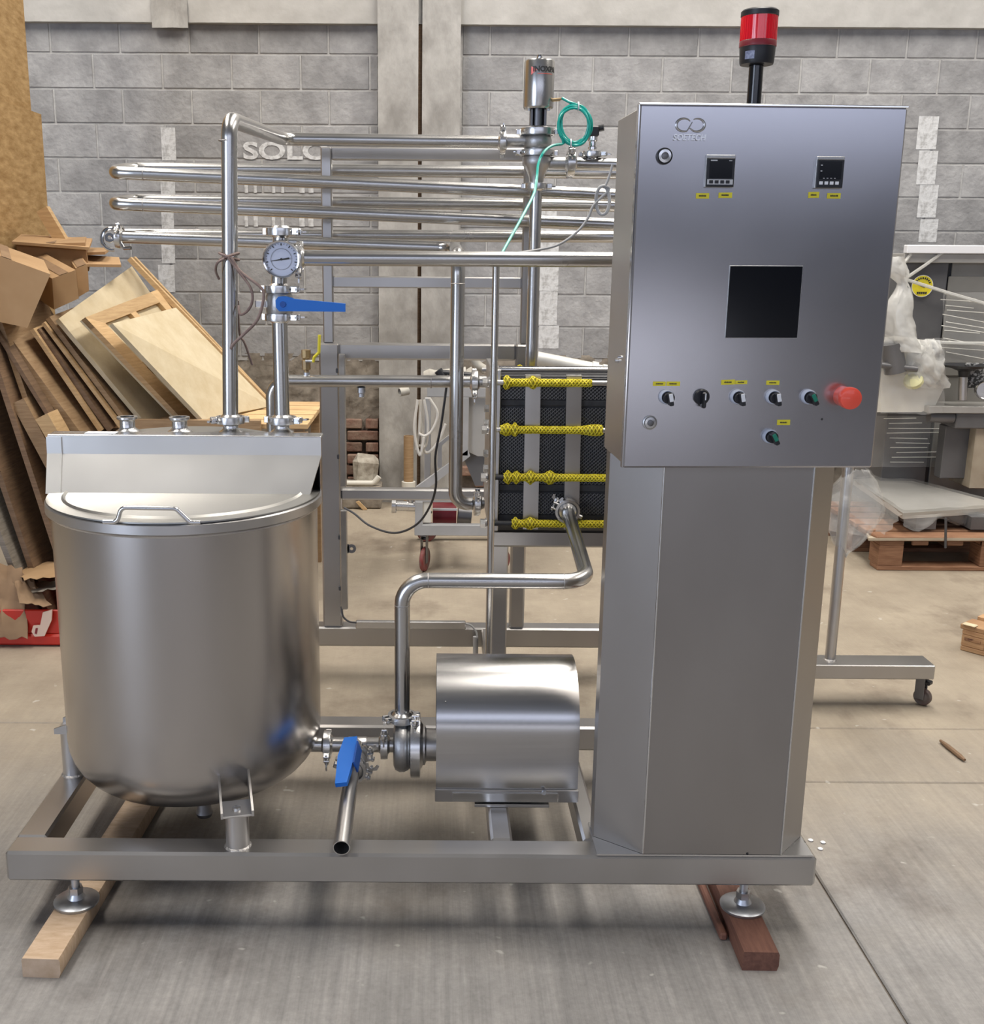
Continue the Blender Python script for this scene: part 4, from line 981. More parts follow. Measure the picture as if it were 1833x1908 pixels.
# yellow tape labels with illegible print
def tape(xa, xb, ya, yb, tilt=0):
    a, b = K(xa, yb), K(xb, ya); d = (b.x - a.x)
    o = obj('tape_label', MB().slab([V((a.x, -.0004, a.z)), V((b.x, -.0004, a.z + tilt)), V((b.x, -.0004, b.z + tilt)), V((a.x, -.0004, b.z))], .0005), 'yellow', cab, smooth=False)
    rr = random.Random(int(xa)); xx = a.x + d * .22; h = b.z - a.z
    while xx < b.x - d * .25:
        wd = d * rr.uniform(.04, .075)
        obj('print_mark', MB().box((xx, -.0012, a.z + h*.36 + tilt*.5), (xx + wd, -.0009, a.z + h*rr.uniform(.6, .68) + tilt*.5)), 'ink', o); xx += wd * 1.35
for t in ((1296, 1321, 360, 370), (1338, 1364, 359, 369, .0004), (1505, 1526, 358, 369, .0006), (1540, 1566, 360, 370), (1216, 1240, 711, 719), (1241, 1267, 711, 719), (1343, 1369, 708, 717, .0008), (1369, 1392, 709, 716, .0006), (1427, 1452, 709, 717), (1447, 1472, 782, 792)): tape(*t)
def lay(c, a, b, py_): pass
# selector switches
def switch(px, py, style):
    c = K(px, py)
    if style == 'black':
        o = obj('selector_switch', MB().lathe([(0,0),(.0155,0),(.0155,.005),(.013,.008),(0,.008)], c, (0,-1,0), 28), 'black', cab)
        obj('knob', MB().cbox((c.x - .0035, c.y - .024, c.z - .020), (c.x + .0045, c.y - .007, c.z + .011), .002), 'black_gloss', o)
        obj('pointer', MB().box((c.x + .0010, c.y - .0245, c.z - .004), (c.x + .0032, c.y - .0235, c.z + .009)), 'white', o)
        return
    o = obj('selector_switch', MB().lathe([(0,0),(.0145,0),(.0145,.008),(.0125,.012),(.0118,.012),(.0115,.006),(0,.006)], c, (0,-1,0), 28), 'lavender', cab)
    kd = V((.0, -1, 0)); b = c + V((.0015, -.006, -.001))
    obj('knob_base', MB().lathe([(0,0),(.0112,0),(.0112,.011),(.0095,.013),(0,.013)], b, kd, 24), 'black', o)
    gm = 'green' if style == 'green' else 'white'
    R_ = Matrix.Rotation(math.radians(-12 if style == 'white' else -30), 3, 'Y')
    obj('knob', MB().cbox((-.0042, -.028, -.0135), (.0042, -.010, .0115), .0015, R_, b), 'black', o)
    obj('knob_cap', MB().cbox((-.0032, -.0295, -.005), (.0044, -.0265, .0105), .0008, R_, b), gm, o)
for px, st in ((1241, 'white'), (1306, 'black'), (1373, 'white'), (1439, 'white'), (1505, 'green')): switch(px, 739, st)
switch(1433, 812, 'green')
c = K(1570, 738)
es = obj('emergency_stop', MB().lathe([(0,0),(.0195,0),(.0195,.020),(.0205,.024),(0,.024)], c, (0,-1,0), 32), 'red', cab)
obj('mushroom_head', MB().lathe([(.0195,.022),(.0212,.025),(.0215,.029),(.0215,.037),(.0205,.041),(.017,.0425),(0,.043)], c, (0,-1,0), 36), 'red', es)
obj('door_mark', MB().lathe([(0,0),(.0022,0),(.0022,.0006),(0,.0006)], K(1531, 781), (0,-1,0), 12), 'ink', door)
# signal beacon on the roof
bc = K(1404, 193, .10); bz = lambda py: K(1410, py, .10).z
bx = bc.x
bcn = obj('signal_beacon', MB().lathe([(0, KH - .004), (.0135, KH - .004), (.0135, bz(122)), (0, bz(122))], (bx, .10, 0), seg=24), 'black_gloss', cab)
obj('beacon_base', MB().lathe([(0, bz(121)), (.0305, bz(121)), (.032, bz(117)), (.0335, bz(88)), (.033, bz(86)), (0, bz(86))], (bx, .10, 0), seg=36), 'black', bcn)
obj('beacon_collar', MB().lathe([(.0335, bz(89)), (.0345, bz(88)), (.0345, bz(79)), (.0335, bz(77)), (0, bz(77))], (bx, .10, 0), seg=36), 'maroon', bcn)
lens = MB().lathe([(0, bz(78)), (.033, bz(78)), (.0335, bz(30)), (0, bz(30))], (bx, .10, 0), seg=40)
obj('beacon_lens', lens, 'red_lens', bcn)
rib = MB()
for k in range(40):
    a = 2 * PI * k / 40; rib.box((-.0008, -.0008, bz(77)), (.0008, .0008, bz(31)), Matrix.Rotation(a, 3, 'Z'), (bx + .0333 * math.cos(a), .10 + .0333 * math.sin(a), 0))
obj('lens_ribs', rib, 'red_lens', bcn, kind='stuff')
obj('beacon_cap', MB().lathe([(.0340, bz(32)), (.0350, bz(31)), (.0350, bz(22)), (.032, bz(19)), (0, bz(18))], (bx, .10, 0), seg=36), 'black', bcn)
lab = MB().grid(lambda a, b: V((bx + .0342 * math.sin(-1.0 + .55 * a), .10 - .0342 * math.cos(-1.0 + .55 * a), bz(114) + (bz(99) - bz(114)) * b)), 6, 1)
obj('beacon_label', lab, 'lavender_dark', bcn)
# ------------------------------------------------------------------ plate heat exchanger
HY0, HY1 = 3.15, 3.46
hx = thing('plate_heat_exchanger', 'plate heat exchanger with dark plate pack and yellow-netted tie bolts', 'heat exchanger', P(1020, 985, HY0))
hxx = lambda px, py=830: P(px, py, HY0).x
hzz = lambda py, px=1000: P(px, py, HY0).z
xA, xB = hxx(931), .64
zT_, zB_ = hzz(702), hzz(978)
obj('fixed_plate', MB().cbox((hxx(913), HY0 - .02, hzz(987)), (hxx(930), HY1 + .02, hzz(688)), .002), 'steel', hx)
obj('pressure_plate', MB().cbox((xB, HY0 - .02, hzz(987)), (xB + .03, HY1 + .02, hzz(688)), .002), 'steel', hx)
obj('plate_core', MB().box((xA, HY0 + .006, zB_), (xB, HY1, zT_)), 'rubber', hx)
# every plate edge is a zigzag ribbon; neighbours meet and make the honeycomb
mb = MB(); pitch = .0056; amp = .0021; dz = .0052; wv = .0007; k = 0
bands = [(718, 744), (758, 902), (917, 958)]
x = xA + .004
while x < min(xB, hxx(1150)):
    for (pa, pb) in bands:
        z1, z0 = hzz(pa), hzz(pb); n = int((z1 - z0) / dz); vs = []; fs = []
        for j in range(n + 1):
            xx = x + amp * (1 if (j + k) % 2 else -1); z = z0 + j * dz; dep = .0
            vs += [V((xx - wv, HY0, z)), V((xx + wv, HY0, z)), V((xx - wv, HY0 + .006, z)), V((xx + wv, HY0 + .006, z))]
        for j in range(n):
            a = 4 * j; fs += [(a, a+1, a+5, a+4), (a, a+4, a+6, a+2), (a+1, a+3, a+7, a+5)]
        mb.add(vs, fs)
    x += pitch; k += 1
obj('plate_edges', mb, 'plate_edge', hx, smooth=False, kind='stuff')
for (pa, pb) in ((745, 757), (903, 916), (959, 976), (704, 717)):
    obj('plate_shoulder', MB().cbox((xA, HY0 + .001, hzz(pb)), (xB, HY0 + .01, hzz(pa)), .002), 'rubber', hx)
for (p0, p1) in ((978, 1006), (1054, 1082)):
    a0, a1, b0, b1 = hxx(p0, 720) , hxx(p1, 720), hxx(p0 - 4, 960), hxx(p1 - 4, 960)
    mb = MB(); y0 = HY0 - .014
    mb.add([(b0, y0, hzz(984)), (b1, y0, hzz(984)), (a1, y0, hzz(698)), (a0, y0, hzz(698)), (b0, HY0 + .005, hzz(984)), (b1, HY0 + .005, hzz(984)), (a1, HY0 + .005, hzz(698)), (a0, HY0 + .005, hzz(698))],
           [(0,1,2,3),(4,7,6,5),(0,3,7,4),(1,5,6,2),(0,4,5,1),(3,2,6,7)])
    obj('strap', mb, 'steel', hx)
obj('guide_bar', MB().tube([(hxx(915), HY0 + .08, hzz(694)), (xB + .02, HY0 + .08, hzz(694))], .008, 14), 'chrome', hx)
rnd = random.Random(11)
def netting(tag_, xs, xe, c, r, lumps):
    def rf(u):
        x_ = xs + (xe - xs) * u; q = r
        for (lx_, lw, lh) in lumps: q += lh * math.exp(-((x_ - lx_) / lw) ** 2)
        return q
    n = 70; path = [V((xs + (xe - xs) * i / n, c[0], c[1])) for i in range(n + 1)]
    s = obj('net_sleeve', MB().tube(path, r, 14, rf=lambda u: rf(u)), 'net_base', hx)
    mb = MB(); turns = (xe - xs) / .026
    for sgn in (-1, 1):
        for st in range(5):
            pts = []
            for i in range(161):
                u = i / 160; a = sgn * 2 * PI * turns * u * .5 + st * 2 * PI / 5; q = rf(u) + .0012
                pts.append(V((xs + (xe - xs) * u, c[0] + q * math.cos(a), c[1] + q * math.sin(a))))
            mb.tube(pts, .0019, 4, caps=False)
    obj('net_cord', mb, 'yellow_net', s)
by = HY0 - .03
for (py, ps, pe, lumps) in ((711, 934, 1095, [(hxx(940), .008, .010), (hxx(988), .008, .008)]),
                            (798, 930, 1118, [(hxx(942), .012, .008), (hxx(957), .006, .010), (hxx(1105), .03, .006)]),
                            (886, 938, 1140, [(hxx(946), .007, .010), (hxx(962), .007, .009), (hxx(988), .009, .010), (hxx(1024), .012, .010)]),
                            (971, 955, 1140, [(hxx(962), .006, .008), (hxx(990), .012, .008)])):
    z = hzz(py)
    obj('tie_bolt', MB().cyl((hxx(897), by, z), (xB + .05, by, z), .0078, seg=14), 'rubber' if py > 800 else 'steel', hx)
    obj('tie_nut', MB().lathe([(0,0),(.0135,0),(.0135,.014),(0,.014)], (hxx(896), by, z), (1,0,0), 6), 'steel_bright', hx, ang=20)
    obj('washer', MB().cyl((hxx(905), by, z), (hxx(908), by, z), .016, seg=18), 'chrome', hx)
    netting(py, hxx(ps), hxx(pe), (by, z), .0085, lumps)
zb5 = P(1000, 690, HY1 + .03).z
obj('tie_bolt', MB().cyl((hxx(905), HY1 + .03, zb5), (xB + .05, HY1 + .03, zb5), .008, seg=14), 'steel', hx)
xs5 = P(950, 690, HY1 + .03).x
netting(5, xs5, .6, (HY1 + .03, zb5), .0085, [(xs5 + .03, .01, .007)])
for py in (765, 793, 850, 878):
    obj('tie_nut', MB().lathe([(0,0),(.012,0),(.012,.014),(0,.014)], (hxx(902), HY0 + .04, hzz(py)), (1,0,0), 6), 'steel_bright', hx, ang=20)

# lower product pipe into the exchanger, with elbow behind the gauge riser
YP = 3.30
pp = thing('product_pipe', 'level stainless pipe running behind the tank into the heat exchanger', 'pipe', P(700, 711, YP))
zp = P(700, 711, YP).z; xe = P(507, 760, YP).x
obj('tube', MB().tube(smooth_path([V((xe, YP, P(507, 900, YP).z)), V((xe, YP, zp)), V((hxx(909), YP, zp + .002))], .05, 12), .0185, 24), 'steel_pipe', pp)
clamp(pp, V((P(884, 711, YP).x, YP, zp)), (1,0,0), wing=(0,-.8,-1))
obj('weld_seam', MB().lathe([(.0185,-.0015),(.0195,0),(.0185,.0015)], V((P(803, 711, YP).x, YP, zp)), (1,0,0), 24), 'weld', pp)
sn = V((P(673, 730, YP).x, YP, zp))
obj('probe', MB().lathe([(.013, -.018),(.013,-.034),(.010,-.036),(.010,-.046),(.004,-.050),(0,-.050)], sn, (0,0,1), 16), 'zinc', pp)
sc = thing('sampling_cock', 'small brass ball valve with yellow lever on the product pipe', 'valve', P(572, 700, YP))
s0 = V((P(571, 700, YP).x, YP, zp))
zq = lambda py: P(571, py, YP).z
obj('body', MB().lathe([(.007, .012),(.007, zq(690)-zp),(.013, zq(688)-zp),(.013, zq(672)-zp),(.010, zq(669)-zp),(.014, zq(666)-zp),(.014, zq(652)-zp),(0, zq(651)-zp)], s0, (0,0,1), 8), 'brass', sc, ang=20)
obj('collar', MB().lathe([(0,.010),(.010,.010),(.010,.026),(0,.026)], s0, (0,0,1), 16), 'zinc', sc)
obj('stem', MB().cyl(V((s0.x, YP - .012, zq(672))), V((s0.x + .024, YP - .02, zq(672))), .004, seg=10), 'zinc', sc)
lvp = [P(583, 675, YP - .02), P(585, 666, YP - .02), P(594, 657, YP - .02), P(595, 624, YP - .02)]
obj('lever', MB().tube(smooth_path(lvp, .006, 4), .0045, 8), 'yellow', sc)
# black cable hanging from the conduit to the exchanger
dk = thing('control_cable', 'thin dark cable sagging between rack post and heat exchanger', 'cable', P(735, 992, 3.6))
obj('cable', MB().tube(spline([P(641, 946, 3.72), P(660, 957, 3.70), P(690, 980, 3.66), P(735, 993, 3.6), P(775, 978, 3.55), P(800, 945, 3.5), P(812, 905, 3.45), P(811, 850, 3.42), P(822, 790, 3.4), P(832, 718, 3.38), P(834, 700, 3.36)], 8), .0038, 8), 'dark_cable', dk)
d2 = thing('beam_cable', 'short grey cable looping from the rear beam conduit to its stub', 'cable', P(880, 1170, 3.72))
obj('cable', MB().tube(spline([P(866, 1162, 3.735), P(878, 1166, 3.73), P(887, 1178, 3.72), P(889, 1190, 3.71)], 8), .0036, 8), 'grey_cable', d2)
obj('stub', MB().cyl(P(886, 1186, 3.715), P(886, 1222, 3.71), .0095, seg=16), 'grey_plastic', d2)
obj('cable', MB().tube(spline([P(636, 1130, 3.73), P(639, 1148, 3.725), P(650, 1158, 3.725), P(664, 1160, 3.73)], 8), .0036, 8), 'dark_cable', d2)
# ------------------------------------------------------------------ timber pile, cartons and red tray along the partition
def board(name, a, b, Y, depth, t, m, skew=(0, 0), par=None):
    A, B = P(*a, Y), P(*b, Y); L = B - A; nrm = V((-L.z, 0, L.x)).normalized()
    if nrm.z > 0: nrm = -nrm
    D = V((skew[0], depth, skew[1]))
    return obj(name, MB().prism([A, B, B + nrm * t, A + nrm * t], D), m, par)
CY = 4.62
ZC = P(370, 781, CY).z
crate = thing('timber_crate', 'low timber crate behind the tank under the leaning panels', 'crate', (P(380, 1000, CY).x, CY + .4, 0))
cx0, cx1 = P(205, 900, CY).x, P(575, 900, CY).x
for k in range(6):
    z0 = .02 + k * (ZC - .06) / 6
    obj('plank', MB().cbox((cx0, CY, z0), (cx1, CY + .02, z0 + (ZC - .06) / 6 - .012), .002), 'pine_old', crate)
    obj('plank', MB().cbox((cx0, CY + .02, z0), (cx0 + .02, CY + .7, z0 + (ZC - .06) / 6 - .012), .002), 'pine_old', crate)
for x in (cx0 + .02, (cx0 + cx1) / 2, cx1 - .06):
    obj('post', MB().box((x, CY + .02, 0), (x + .04, CY + .06, ZC - .04)), 'pine_old', crate)
    obj('post', MB().box((x, CY + .66, 0), (x + .04, CY + .70, ZC - .04)), 'pine_old', crate)
for k in range(5):
    obj('top_plank', MB().cbox((cx0, CY + .15 * k, ZC - .04), (cx1, CY + .15 * k + .125, ZC - .018), .002), 'pine', crate)
obj('edge_batten', MB().cbox((P(248, 788, CY).x, CY - .03, P(300, 803, CY).z), (P(487, 790, CY).x, CY, P(300, 780, CY).z), .002), 'pine_old', crate)
def t1(o, label, cat='panel', group=None): return tag(o, label, cat, group)
# pale plywood panel in front
def quadslab(name, q, Ys, t, m, par=None):
    pts = [P(px, py, Y) for (px, py), Y in zip(q, Ys)]
    return obj(name, MB().slab(pts, t), m, par)
t1(quadslab('plywood_panel', [(203, 607), (372, 786), (500, 760), (322, 577)], (4.42, 4.62, 5.15, 5.05), .018, 'ply'), 'pale plywood panel leaning at the front of the timber pile')
# pine framed panel behind it
fr = thing('framed_panel', 'orange pine frame panel leaning behind the pale plywood sheet', 'panel', P(240, 650, 4.6))
fq = [P(155, 594, 4.52), P(340, 788, 4.70), P(470, 742, 5.3), P(293, 541, 5.2)]
def bil(u_, v_): return (fq[0] * (1-u_) + fq[1] * u_) * (1-v_) + (fq[3] * (1-u_) + fq[2] * u_) * v_
def rail(u0, u1, v0, v1, t, m, off=0):
    q = [bil(u0, v0), bil(u1, v0), bil(u1, v1), bil(u0, v1)]; nrm = (q[1]-q[0]).cross(q[3]-q[0]).normalized()
    return obj('rail', MB().prism([p + nrm * off for p in q], nrm * t), m, fr)
rail(0, 1, 0, 1, .010, 'ply', -.02)
for a in ((0, .09, 0, 1), (0, 1, 0, .13), (0, 1, .87, 1), (.9, 1, 0, 1), (.09, .9, .46, .53), (.45, .5, .1, .9)): rail(*a, .024, 'pine', -.012)
t1(quadslab('plywood_panel', [(103, 598), (265, 792), (420, 760), (240, 500)], (4.56, 4.66, 5.35, 5.3), .02, 'ply'), 'weathered pale panel with torn edges behind the pine frame')
# edges of further boards
g_ = 'boards leaning against the partition'
seq = [((92, 590), (246, 795), 4.60, .020, 'pine_old', 'brown-edged board next to the weathered pale panel'),
       ((82, 600), (228, 796), 4.58, .014, 'pine', 'thin light board third from the framed panel in the leaning stack'),
       ((72, 612), (208, 800), 4.56, .020, 'pine_dark', 'dark board in the middle of the leaning stack'),
       ((62, 612), (190, 802), 4.54, .016, 'pine', 'light narrow board left of the dark leaning board'),
       ((13, 620), (168, 830), 4.46, .030, 'pine_old', 'broad brown board with stepped top leaning at the left'),
       ((-20, 590), (140, 850), 4.40, .016, 'pine_dark', 'dark-stained board leaning at the far left of the stack')]
for a, b, Y, t, m, lb in seq: t1(board('leaning_board', a, b, Y, .55, t, m, (.03, .05)), lb, 'board', g_)
t1(board('leaning_board', (44, 742), (128, 900), 4.36, .12, .055, 'pine_old', (0, 0)), 'short thick timber offcut low in the leaning stack', 'board')
t1(board('leaning_board', (88, 770), (140, 860), 4.30, .12, .055, 'pine', (0, 0)), 'short light timber offcut just left of the tank hood', 'board')
for k, (a, b, m, Y, lb) in enumerate([((-30, 600), (104, 1010), 'pine_dark', 4.34, 'steep dark board at the left picture edge'), ((-10, 560), (135, 985), 'pine_old', 4.42, 'steep brown board just left of the tank rim'),
                                ((-60, 700), (70, 1080), 'pine_dark', 4.28, 'steep dark board nearest the red tray'), ((-75, 800), (38, 1085), 'grey_wood', 4.22, 'grey weathered board at the lower left edge')]):
    A, B = P(*a, Y), P(*b, Y); B2 = A + (B - A) * ((A.z - .01) / (A.z - B.z)); px, py = proj(B2)
    t1(board('leaning_board', a, (px, py), Y, .5, .022, m, (.02, .03)), lb, 'board')
# two long pine strips across the right of the pile
for (a, b, Y, lb) in (((243, 479), (506, 752), 5.18, 'long thin pine strip crossing the right side of the pile'), ((250, 478), (512, 756), 5.24, 'second long pine strip right behind the first one')):
    t1(board('pine_strip', a, b, Y, .03, .022, 'pine'), lb, 'strip')
t1(board('pine_strip', (86, 384), (128, 455), 5.3, .05, .055, 'pine'), 'short pine offcut standing up beside the partition', 'strip')
# cartons
def carton(name, q, Y, ext, label, m='cardboard'):
    pts = [P(*p, Y) for p in q]
    c = thing(name, label, 'box', pts[0])
    obj('body', MB().prism(pts, ext), m, c, ang=15)
    ext = V(ext)
    tl, tr = pts[0], pts[1]
    seam_a, seam_b = (tl + tr) / 2, (tl + tr) / 2 + ext
    up = V((0, 0, .002)); sd = (tr - tl).normalized() * .02
    obj('tape', MB().prism([seam_a - sd + up, seam_a + sd + up, seam_b + sd + up, seam_b - sd + up], (0, 0, .0006)), 'kraft', c)
    return c
carton('cardboard_box', [(-70, 452), (94, 511), (51, 611), (-70, 585)], 4.36, (-.16, .40, .05), 'large brown cardboard box on top of the timber at the left edge')
carton('cardboard_box', [(97, 519), (141, 503), (147, 556), (101, 577)], 4.66, (-.34, .50, .09), 'long narrow carton with open end beside the large box')
carton('cardboard_box', [(141, 500), (163, 492), (166, 542), (147, 553)], 4.80, (-.20, .50, .06), 'slim carton squeezed behind the long narrow one')
carton('cardboard_box', [(30, 455), (158, 452), (166, 505), (40, 530)], 5.02, (-.12, .42, .03), 'light carton at the back of the pile below the cardboard sheets')
for q, Ys, lb in (([(22, 455), (166, 466), (172, 449), (40, 441)], (4.98, 4.98, 5.42, 5.4), 'flattened cardboard sheet lying on top of the pile'),
                  ([(140, 497), (226, 498), (222, 484), (135, 478)], (4.95, 5.0, 5.4, 5.3), 'flat cardboard piece above the weathered panel'),
                  ([(112, 478), (196, 474), (206, 466), (120, 466)], (5.1, 5.1, 5.5, 5.5), 'pale board end on top of the pile by the wall')):
    t1(quadslab('cardboard_sheet', q, Ys, .012, 'cardboard'), lb, 'cardboard')
tb = thing('stacked_timber', 'dark timber blocks filling the pile behind the boards', 'timber', P(100, 700, 5.0))
for k in range(5):
    z0 = k * .24; obj('timber_block', MB().cbox((-1.95 , 5.02 + .02 * k, z0), (-1.42 - .06 * k, 5.5, z0 + .232), .004), 'pine_dark', tb)
# red tray with kraft paper
rt = thing('red_tray', 'red plastic tray on the floor left of the tank', 'tray', PZ(50, 1205, 0))
ry = PZ(50, 1205, 0).y; rx1 = P(150, 1180, ry).x; rx0 = rx1 - .75; zr = P(50, 1138, ry).z
obj('base', MB().cbox((rx0, ry, .004), (rx1, ry + .42, .05), .008), 'red_plastic', rt)
wall_ = MB().cbox((rx0 + .01, ry + .01, .05), (rx1 - .01, ry + .022, zr), .004).cbox((rx0 + .01, ry + .39, .05), (rx1 - .01, ry + .40, zr), .004).cbox((rx1 - .02, ry + .02, .05), (rx1 - .01, ry + .39, zr), .004)
obj('side', MB().cbox((rx0 + .01, ry + .01, .05), (rx1 - .01, ry + .022, zr), .004), 'red_plastic', rt)
obj('side', MB().cbox((rx0 + .01, ry + .39, .05), (rx1 - .01, ry + .40, zr), .004), 'red_plastic', rt)
obj('side', MB().cbox((rx1 - .022, ry + .023, .05), (rx1 - .01, ry + .389, zr), .004), 'red_plastic', rt)
yl = ry - .004
lt_ = obj('latch', MB().prism([P(81, 1140, yl), P(98, 1135, yl), P(97, 1155, yl), P(84, 1184, yl), P(66, 1185, yl), P(60, 1176, yl), P(63, 1165, yl), P(76, 1164, yl)], (0, -.008, 0)), 'pink_white', rt)
obj('latch_slot', MB().prism([P(66, 1179, yl), P(68, 1169, yl), P(72, 1169, yl), P(70, 1180, yl)], (0, -.0095, 0)), 'maroon', lt_)
def crumple(name, q, Y0, Y1, m, label, seed, amp=.02):
    rnd = random.Random(seed); a, b, c_, d = [P(*p, y) for p, y in zip(q, (Y0, Y0, Y1, Y1))]
    tab = [[rnd.uniform(-1, 1) for _ in range(9)] for _ in range(9)]
    mb = MB(); f = lambda u_, v_: (a*(1-u_)+b*u_)*(1-v_) + (d*(1-u_)+c_*u_)*v_ + V((0, tab[round(u_*8)][round(v_*8)] * amp, tab[round(v_*8)][round(u_*8)] * amp * .6))
    mb.grid(f, 8, 8); n = len(mb.v); back = [p + V((0, .003, -.002)) for p in mb.v]; fs = [[i + n for i in f_][::-1] for f_ in mb.f]
    mb.v += back; mb.f += fs; mb.m += [0] * len(fs)
    return tag(obj(name, mb, m), label, 'cardboard')
crumple('kraft_sheet', [(-40, 1190), (52, 1188), (40, 1060), (-40, 1040)], ry - .03, ry + .10, 'kraft', 'crumpled brown kraft paper hanging over the red tray', 3, .012)
crumple('kraft_sheet', [(36, 1125), (96, 1130), (58, 1075), (20, 1060)], ry - .02, ry + .12, 'kraft', 'torn flap of brown kraft paper resting on the red tray', 5, .008)
crumple('cardboard_sheet', [(46, 1080), (135, 1072), (135, 1042), (12, 1056)], ry + .02, ry + .32, 'cardboard', 'bent cardboard sheet lying across the red tray', 8, .008)
crumple('film_bundle', [(60, 1104), (135, 1092), (135, 1078), (50, 1086)], ry + .0, ry + .25, 'grey_wood', 'grey packing sheet beneath the bent cardboard', 9, .008)
# ------------------------------------------------------------------ rolling stand right of the cabinet
st = thing('rolling_stand', 'stainless rolling stand with round pole right of the cabinet', 'stand', PZ(1640, 1270, 0))
YS = 3.50
sx0_, sx1_ = P(1420, 1250, YS).x, P(1742, 1252, YS).x
zs0, zs1 = P(1640, 1266, YS).z, P(1640, 1240, YS).z
obj('base_bar', MB().cbox((sx0_, YS, zs0), (sx1_, YS + .10, zs1), .003), 'steel_sheet', st)
pxx = P(1546, 1230, YS + .05).x
obj('pole', MB().cyl((pxx, YS + .05, zs1), (pxx, YS + .05, .98), .018, seg=24), 'steel', st)
obj('pole_weld', MB().lathe([(.018,.006),(.022,.002),(.023,0),(.018,0)], (pxx, YS + .05, zs1), seg=24), 'weld', st)
def caster(par, x, y, z_top, r=.028, m='caster_red', swiv=.3):
    R_ = Matrix.Rotation(swiv, 3, 'Z'); o = V((x, y, 0)); f = R_ @ V((.012, 0, 0)); ax = R_ @ V((0, 1, 0))
    k = obj('caster_fork', MB().cbox((-.018, -.016, z_top - .006), (.018, .016, z_top), .002, R_, o).cbox((-.012, -.015, r * .7), (.020, -.011, z_top - .004), .002, R_, o).cbox((-.012, .011, r * .7), (.020, .015, z_top - .004), .002, R_, o), 'steel_dark', par)
    obj('caster_wheel', MB().lathe([(0,-.010),(r*.55,-.010),(r*.6,-.009),(r*.92,-.010),(r,-.006),(r,.006),(r*.92,.010),(r*.6,.009),(r*.55,.010),(0,.010)], o + f + V((0,0,r)), ax, 28), m, k)
    obj('caster_brake', MB().cbox((.012, -.014, z_top - .03), (.036, .014, z_top - .016), .003, R_, o), 'black', k)
cpx = PZ(1716, 1305, .02)
caster(st, cpx.x, YS + .05, zs0, .030, 'caster_dark', -.8)
caster(st, sx0_ + .05, YS + .05, zs0, .030, 'caster_dark', .5)
def film(name, fn, nu, nv, m, par=None, seed=1, amp=.012):
    rnd = random.Random(seed); tab = [[rnd.uniform(-1, 1) for _ in range(nv + 1)] for _ in range(nu + 1)]
    mb = MB(); mb.grid(lambda a, b: fn(a, b) + V((rnd.uniform(-.3, .3), tab[round(a*nu)][round(b*nv)], rnd.uniform(-.3, .3))) * amp, nu, nv)
    return obj(name, mb, m, par, ang=180)
zf = lambda py: P(1590, py, YS + .05).z
# clear bag hanging from the pole
def bagfn(a, b):
    z = zf(872) + (zf(1037) - zf(872)) * b; w_ = (.05 + .10 * math.sin(PI * min(b * 1.1, 1)) ) * (1 if b < .86 else (1 - b) / .14 * .85 + .15); t = 2 * PI * a
    return V((pxx + .035 - .045 * max(0, b - .5) + w_ * .60 * math.cos(t), YS + .05 + w_ * .55 * math.sin(t), z))
film('film_bag', bagfn, 22, 14, 'film', st, 4, .014)

# ------------------------------------------------------------------ pallet with wrapped plate
YPL = PZ(1650, 1063, 0).y
xl = P(1634, 1060, YPL).x
pal = thing('wooden_pallet', 'reddish wooden pallet under the wrapped metal plate', 'pallet', (xl + .6, YPL + .4, 0))
zt_ = P(1700, 1000, YPL).z
Lp, Wp = 1.2, .8
def pb(name, lo, hi, m='pallet_red'): return obj(name, MB().cbox(lo, hi, .003), m, pal)
for x in (0, .5, 1.05):
    for y in (0, .35, .68):
        pb('block', (xl + x, YPL + y, .022), (xl + x + .12 - (.0 if x else 0), YPL + y + .12, zt_ - .045))
for y in (0, .35, .68): pb('bottom_board', (xl, YPL + y, 0), (xl + Lp - .03, YPL + y + .1, .022))
for x in (0, .5, 1.05): pb('stringer_board', (xl + x, YPL, zt_ - .045), (xl + x + .12, YPL + Wp, zt_ - .022))
for k in range(6): pb('deck_board', (xl - .02, YPL - .005 + k * .138, zt_ - .022), (xl + Lp, YPL + k * .138 + .1, zt_))
for k in range(3): pb('spacer', (xl + .16 + k * .17, YPL + .002, zt_ - .045), (xl + .24 + k * .17, YPL + .02, zt_ - .022))
tag(quadslab('cardboard_sheet', [(1618, 1003), (1860, 1003), (1800, 962), (1600, 962)], (YPL - .01, YPL - .01, YPL + .7, YPL + .7), -.012, 'card_dusty'), 'dusty cardboard sheet on the reddish pallet', 'cardboard')
zpl = P(1700, 956, YPL + .05).z
pq = [PZ(1682, 956, zpl), PZ(1880, 944, zpl), PZ(1668, 888, zpl), PZ(1590, 893, zpl)]
wpl = thing('wrapped_plate', 'pale metal table plate wrapped in clear film on the pallet', 'plate', (pq[0] + pq[2]) / 2)
zq0 = zt_ + .013
obj('plate', MB().prism([p - V((0,0,.03)) for p in pq], (0, 0, .03)), 'plate_pale', wpl, ang=10)
for (px, py) in ((1700, 975), (1800, 972)):
    c = P(px, py, YPL + .25); obj('support', MB().box((c.x - .05, YPL + .1, zq0), (c.x + .05, YPL + .6, zpl - .031)), 'machine_grey', wpl)
film('film_cover', lambda a, b: pq[0]*(1-a)*(1-b) + pq[1]*a*(1-b) + pq[2]*a*b + pq[3]*(1-a)*b + V((0,0,.014)), 14, 10, 'film', wpl, 6, .010)
film('film_skirt', lambda a, b: pq[0]*(1-a) + pq[1]*a + V((0, -.015 - .03*b*math.sin(9*a), -.012 - .05 * b * (1 + .5 * math.sin(14 * a)))), 24, 5, 'film', wpl, 7, .008)
